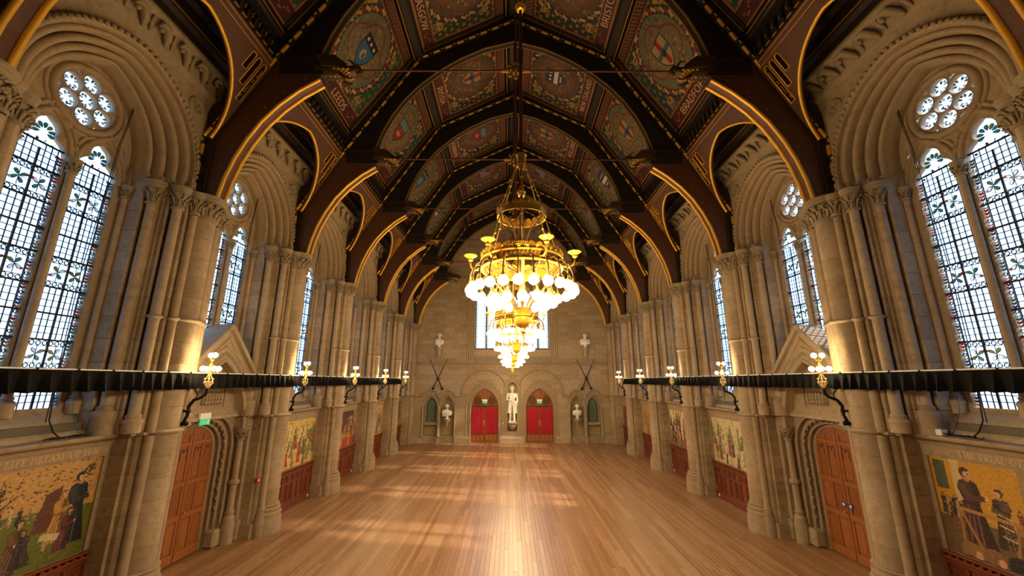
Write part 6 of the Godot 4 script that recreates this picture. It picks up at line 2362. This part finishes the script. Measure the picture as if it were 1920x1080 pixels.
	for i in 6:
		var a := TAU * i / 6 + 0.12
		var g := group_node(t, "candle_arm")
		part(g, "arm", tube_mesh([f.call(0.46, 5.37, a), f.call(0.53, 5.35, a), f.call(0.585, 5.38, a), f.call(0.6, 5.44, a)], 0.012, 6), M.brass)
		part(g, "drip_dish", dish, M.gilt, T(f.call(0.6, 5.52, a)))
		part(g, "pricket", spk, M.brass_dark, T(f.call(0.6, 5.525, a)))
	# globes: an outer wreath on gooseneck arms and a lower inner one
	var globe := MB.new()
	globe.ball(Vector3.ZERO, 0.056, 16)
	var gm := globe.done()
	var gal := lathe_mesh([Vector2(0.03, 0.05), Vector2(0.034, 0.062), Vector2(0.014, 0.075), Vector2(0.012, 0.1)], 10)
	var lit := {0: 1, 5: 1, 10: 1, 14: 1, 19: 1}
	for ring in 2:
		var n := 24 if ring == 0 else 14
		for i in n:
			var a := TAU * (i + 0.35 + 0.2 * ring) / n
			var r := 0.585 if ring == 0 else 0.36
			var y := 5.075 if ring == 0 else 4.96
			var g := group_node(t, "globe_arm")
			if ring == 0:
				part(g, "arm", tube_mesh([f.call(0.45, 5.36, a), f.call(0.5, 5.375, a), f.call(0.555, 5.33, a), f.call(r, 5.24, a), f.call(r, 5.15, a)], 0.009, 5), M.brass_dark)
			else:
				part(g, "arm", tube_mesh([f.call(0.43, 5.34, a), f.call(0.34, 5.22, a), f.call(0.33, 5.12, a), f.call(r, 5.04, a)], 0.009, 5), M.brass_dark)
			part(g, "gallery", gal, M.brass, T(f.call(r, y, a)))
			part(g, "lamp_globe", gm, M.lamp_globe, T(f.call(r, y, a)))
			if ring == 0 and lit.has(i):
				omni(t, f.call(r, y, a), CH_ENERGY, 0.06)
	# stays to the drum below
	for i in 5:
		var a := TAU * i / 5 + 0.3
		part(t, "stay", tube_mesh([f.call(0.42, 5.33, a), f.call(0.3, 5.15, a), f.call(0.13, 4.98, a), f.call(0.075, 4.88, a)], 0.014, 6), M.brass_dark)
	part(t, "drum", lathe_mesh([Vector2(0.0, -0.19), Vector2(0.03, -0.17), Vector2(0.02, -0.13), Vector2(0.07, -0.1), Vector2(0.085, -0.06), Vector2(0.085, -0.01), Vector2(0.1, 0.0), Vector2(0.085, 0.015), Vector2(0.09, 0.06), Vector2(0.11, 0.085), Vector2(0.06, 0.1)], 18), M.brass, T(Vector3(0, 4.8 - y0, 0)))
	var ord := ["first and largest", "second", "third", "fourth", "fifth", "sixth, farther"]
	for k in 6:
		var l: String = "gilt ring chandelier of white globes, %s in the row" % ord[k]
		if k == 5:
			l = "gilt ring chandelier of white globes, smallest at the end of the row"
		var p := Vector3(-0.0, y0, -(4.3 + BAY * k))
		if k == 0:
			t.position = p
			t.set_meta("label", l)
		else:
			copy(t, p, 0.21 * k, l)

# ------------------------------------------------------------------ wall brackets
func sconces() -> void:
	for k in range(1, 6):
		for s in [-1, 1]:
			# far: direction towards the end wall in the wall frame
			var far: float = s
			var pos := {1: "between the first mural and the gabled doorway", 2: "just past the gabled doorway", 3: "second past the gabled doorway", 4: "third past the gabled doorway", 5: "last before the end wall"}
			var t := thing("bracket_lamp", "iron bracket lamp of white globes, %s wall, %s" % ["left" if s < 0 else "right", pos[k]], "lamp", column_at(k, s), face(s), "bracket lamps on the side columns")
			var at := V(6.52, 0, far * 0.3)
			var P := func(X: float, y: float, z: float) -> Vector3: return V(X, y, far * z)
			var br := MB.new()
			br.tube([P.call(6.84, 3.22, 0.2), P.call(6.76, 3.42, 0.2), P.call(6.78, 3.6, 0.22), P.call(6.72, 3.72, 0.25), P.call(6.6, 3.77, 0.28), P.call(6.53, 3.84, 0.3), P.call(6.52, 3.96, 0.3)], [0.03, 0.03, 0.034, 0.032, 0.03, 0.028, 0.025], 8)
			br.ball(P.call(6.67, 3.75, 0.265), 0.045, 8)
			br.tube([P.call(6.66, 3.75, 0.27), P.call(6.68, 3.86, 0.25), P.call(6.72, 3.94, 0.22), P.call(6.8, 3.97, 0.2)], 0.014, 6)
			part(t, "bracket", br.done(), M.iron)
			for y in [3.26, 3.5]:
				var cl := MB.new()
				cl.tube([P.call(6.76, y, 0.2), P.call(6.98, y, 0.3)], 0.026, 6)
				cl.ball(P.call(6.76, y, 0.2), 0.05, 8)
				part(t, "clamp", cl.done(), M.iron)
			var bk := MB.new()
			for i in 6:
				var a := TAU * i / 6
				var o := Vector3(cos(a), 0, sin(a))
				bk.tube([at + o * 0.02 + Vector3(0, 3.96, 0), at + o * 0.06 + Vector3(0, 4.03, 0), at + o * 0.075 + Vector3(0, 4.12, 0), at + o * 0.04 + Vector3(0, 4.2, 0), at + o * 0.02 + Vector3(0, 4.25, 0)], 0.009, 5)
				for m in 2:
					bk.ball(at + o * 0.075 + Vector3(0, 4.08 + 0.07 * m, 0), 0.02, 6)
				bk.tube([at + o.rotated(Vector3.UP, 0.5) * 0.03 + Vector3(0, 4.0, 0), at + o.rotated(Vector3.UP, 0.5) * 0.09 + Vector3(0, 4.08, 0), at + o.rotated(Vector3.UP, 0.5) * 0.05 + Vector3(0, 4.1, 0)], 0.008, 5)
			part(t, "scroll_basket", bk.done(), M.pale_brass)
			part(t, "stem", tube_mesh([at + Vector3(0, 3.95, 0), at + Vector3(0, 4.56, 0)], 0.014, 7), M.brass)
			part(t, "knop", lathe_mesh([Vector2(0.014, -0.04), Vector2(0.035, -0.01), Vector2(0.04, 0.01), Vector2(0.014, 0.04)], 10), M.brass, T(at + Vector3(0, 4.44, 0)))
			var gb := MB.new()
			gb.ball(Vector3.ZERO, 0.058, 14)
			if not C.has("sconce_globe"):
				C["sconce_globe"] = gb.done()
			var spots := []
			for i in 4:
				var a := TAU * i / 4 + 0.5
				spots.append(Vector3(cos(a) * 0.15, 4.36, sin(a) * 0.15))
			for i in 2:
				spots.append(Vector3((i - 0.5) * 0.13, 4.645, (i - 0.5) * 0.06))
			for i in spots.size():
				var g := group_node(t, "globe_arm")
				var q: Vector3 = spots[i]
				var base := Vector3(0, 4.28 if i < 4 else 4.55, 0)
				part(g, "arm", tube_mesh([at + base, at + base + Vector3(q.x * 0.6, -0.02, q.z * 0.6), at + Vector3(q.x, q.y - 0.06, q.z)], 0.009, 5), M.brass)
				part(g, "lamp_globe", C["sconce_globe"], M.lamp_globe, T(at + q))
				if i == 1 or i == 4:
					omni(t, at + q, SC_ENERGY, 0.055)

# ------------------------------------------------------------------ black valances along the walls
func valances() -> void:
	for s in [-1, 1]:
		var side: String = "left" if s < 0 else "right"
		var t := thing("valance", "long black pleated cloth valance with white top rail on the %s side" % side, "valance", Vector3(s * COLX, 0, 0), face(s), "black cloth valances")
		var rng := RandomNumberGenerator.new()
		rng.seed = 40 + s
		var b := MB.new()
		b.flat()
		var cols := []
		var d := 2.6
		var i := 0
		while d < 24.4:
			var deep := i % 2 == 0
			var j := rng.randf_range(-0.012, 0.012)
			var col := []
			for r in 6:
				var u := r / 5.0
				var out := (0.075 if deep else -0.03) * (0.15 + 0.9 * u) + j * u
				col.append(V(6.74 - out, 4.26 - 0.305 * u - (0.018 if deep else 0.0) * u + rng.randf_range(-0.004, 0.004), s * d))
			cols.append(col)
			d += rng.randf_range(0.10, 0.2) if deep else rng.randf_range(0.05, 0.1)
			i += 1
		if s > 0:
			cols.reverse()
		b.grid(cols)
		var cm: StandardMaterial3D = M.black_cloth
		cm.cull_mode = BaseMaterial3D.CULL_DISABLED
		part(t, "cloth", b.done(), M.black_cloth)
		part(t, "rail", box_mesh(Vector3(0.07, 0.022, 21.8), 0.004), M.white_rail, T(V(6.76, 4.275, s * 13.5)))
		part(t, "back_board", box_mesh(Vector3(0.02, 0.24, 21.8)), M.timber_black, T(V(6.79, 4.13, s * 13.5)))
		var tie := MB.new()
		for k in 40:
			tie.box(V(6.735, 4.275, s * (2.9 + k * 0.54)), Vector3(0.07, 0.034, 0.02), 0.004)
		part(t, "tie", tie.done(), M.black_plastic, T(Vector3.ZERO), "", "stuff")
		var br := MB.new()
		for k in range(1, 6):
			br.box(V(6.84, 4.0, s * (FIRST + BAY * (k - 1))), Vector3(0.22, 0.03, 0.05))
		part(t, "support", br.done(), M.iron)

# ------------------------------------------------------------------ small fittings
func small_things() -> void:
	for s in [-1, 1]:
		var side: String = "left" if s < 0 else "right"
		# sash cords
		for j in 6:
			var place: String = ["near mural bay", "doorway bay", "first bay past the doorway", "second bay past the doorway", "third bay past the doorway", "bay beside the end wall"][j]
			var t := thing("sash_cord", "thin dark window cord hanging in the %s of the %s wall" % [place, side], "cord", bay_at(j, s), face(s), "window cords")
			part(t, "cord", tube_mesh([V(7.7, 9.75, s * 0.62), V(7.8, 8.6, s * 0.6), V(7.78, 6.0, s * 0.5), V(7.62, 3.45, s * 0.42)], 0.008, 5), M.iron)
			part(t, "cord", tube_mesh([V(7.7, 9.75, s * 0.645), V(7.8, 8.6, s * 0.63), V(7.78, 6.4, s * 0.56)], 0.006, 5), M.iron)
			part(t, "pulley", lathe_mesh([Vector2(0, -0.05), Vector2(0.025, -0.03), Vector2(0.025, 0.03), Vector2(0, 0.05)], 8), M.iron, T(V(7.7, 9.76, s * 0.63)))
		# cables on the near ledge
		var p := bay_at(0, s)
		var c := thing("cable", "tangle of black cable lying on the near %s ledge" % side, "cable", p + Vector3(0, 3.18, 0), face(s), "cables on the ledges")
		var path := []
		for i in 60:
			var a := i * 0.62
			path.append(V(7.42 + 0.045 * sin(a * 1.3), 0.02 + 0.006 * (i % 5), s * (0.35 + 0.011 * i) + 0.06 * cos(a)))
		part(c, "flex", tube_mesh(path, 0.008, 5), M.black_plastic)
		part(c, "flex", tube_mesh([V(7.42, 0.03, s * 0.5), V(7.5, 0.12, s * 0.46), V(7.6, 0.3, s * 0.45), V(7.66, 0.9, s * 0.46)], 0.011, 6), M.black_plastic)
		var g := thing("cable", "thin %s lead trailing over the near %s ledge" % ["green" if s < 0 else "violet", side], "cable", p + Vector3(0, 3.18, 0), face(s), "cables on the ledges")
		part(g, "flex", tube_mesh([V(7.7, 0.9, s * 0.8), V(7.66, 0.4, s * 0.82), V(7.5, 0.05, s * 0.86), V(7.36, 0.012, s * 1.1), V(7.33, 0.012, s * 1.7), V(7.02, 0.012, s * 1.78)], 0.006, 5), M.green_cable if s < 0 else M.violet_cable)
		var bx := thing("junction_box", "small grey box lying on the near %s ledge" % side, "box", p + V(7.42, 3.18, s * (1.0 if s > 0 else 1.15)).rotated(Vector3.UP, face(s)), face(s))
		part(bx, "case", box_mesh(Vector3(0.12, 0.06 if s < 0 else 0.1, 0.16), 0.008), M.black_plastic if s < 0 else M.white_plastic, T(Vector3(0, 0.035 if s < 0 else 0.05, 0)))
		part(bx, "lid", box_mesh(Vector3(0.1, 0.012, 0.14), 0.004), M.grey_plastic, T(Vector3(0, 0.07 if s < 0 else 0.105, 0)))
		# loudspeakers on the ledge past the doorway
		for j in [2, 3]:
			var sp := thing("loudspeaker", "small black loudspeaker tilted on the ledge of the %s bay past the %s doorway" % ["first" if j == 2 else "second", side], "loudspeaker", bay_at(j, s) + Vector3(s * (7.4 - COLX), 3.17, s * -0.0 + (HALF - 0.75)), face(s), "loudspeakers on the ledges")
			var x := T(Vector3(0, 0.32, 0), Vector3(0, 0, -0.12))
			part(sp, "cabinet", box_mesh(Vector3(0.2, 0.42, 0.24), 0.02), M.black_plastic, x)
			part(sp, "grille", box_mesh(Vector3(0.02, 0.36, 0.19), 0.008), M.iron, x.translated_local(Vector3(0.102, 0, 0)))
			part(sp, "stand", lathe_mesh([Vector2(0.08, 0), Vector2(0.08, 0.015), Vector2(0.015, 0.03), Vector2(0.015, 0.13)], 10), M.iron)
		# sockets on the skirting
		for j in [2, 3]:
			var so := thing("socket", "white socket low on the wainscot of the %s bay past the %s doorway" % ["first" if j == 2 else "second", side], "socket", bay_at(j, s) + Vector3(-s * (COLX - 7.45), 0.1, -1.25), face(s), "white wall sockets")
			part(so, "plate", box_mesh(Vector3(0.02, 0.09, 0.09), 0.004), M.white_plastic)
			part(so, "pins", box_mesh(Vector3(0.01, 0.02, 0.04)), M.grey_plastic, T(Vector3(0.009, 0, 0)))
	exit_sign(bay_at(1, -1) + V(7.55, 3.2, 0.25), PI / 2, "green exit sign with white housing over the left gabled doorway")
	var cp := thing("call_point", "red fire call point on the column just past the left doorway", "alarm", column_at(2, -1) + V(7.1, 1.45, 0.5), PI / 2, "red fire call points")
	part(cp, "case", box_mesh(Vector3(0.11, 0.11, 0.06), 0.01), M.red_plastic)
	part(cp, "glass_plate", box_mesh(Vector3(0.06, 0.05, 0.01)), M.white_plastic, T(Vector3(0, 0, 0.032)))
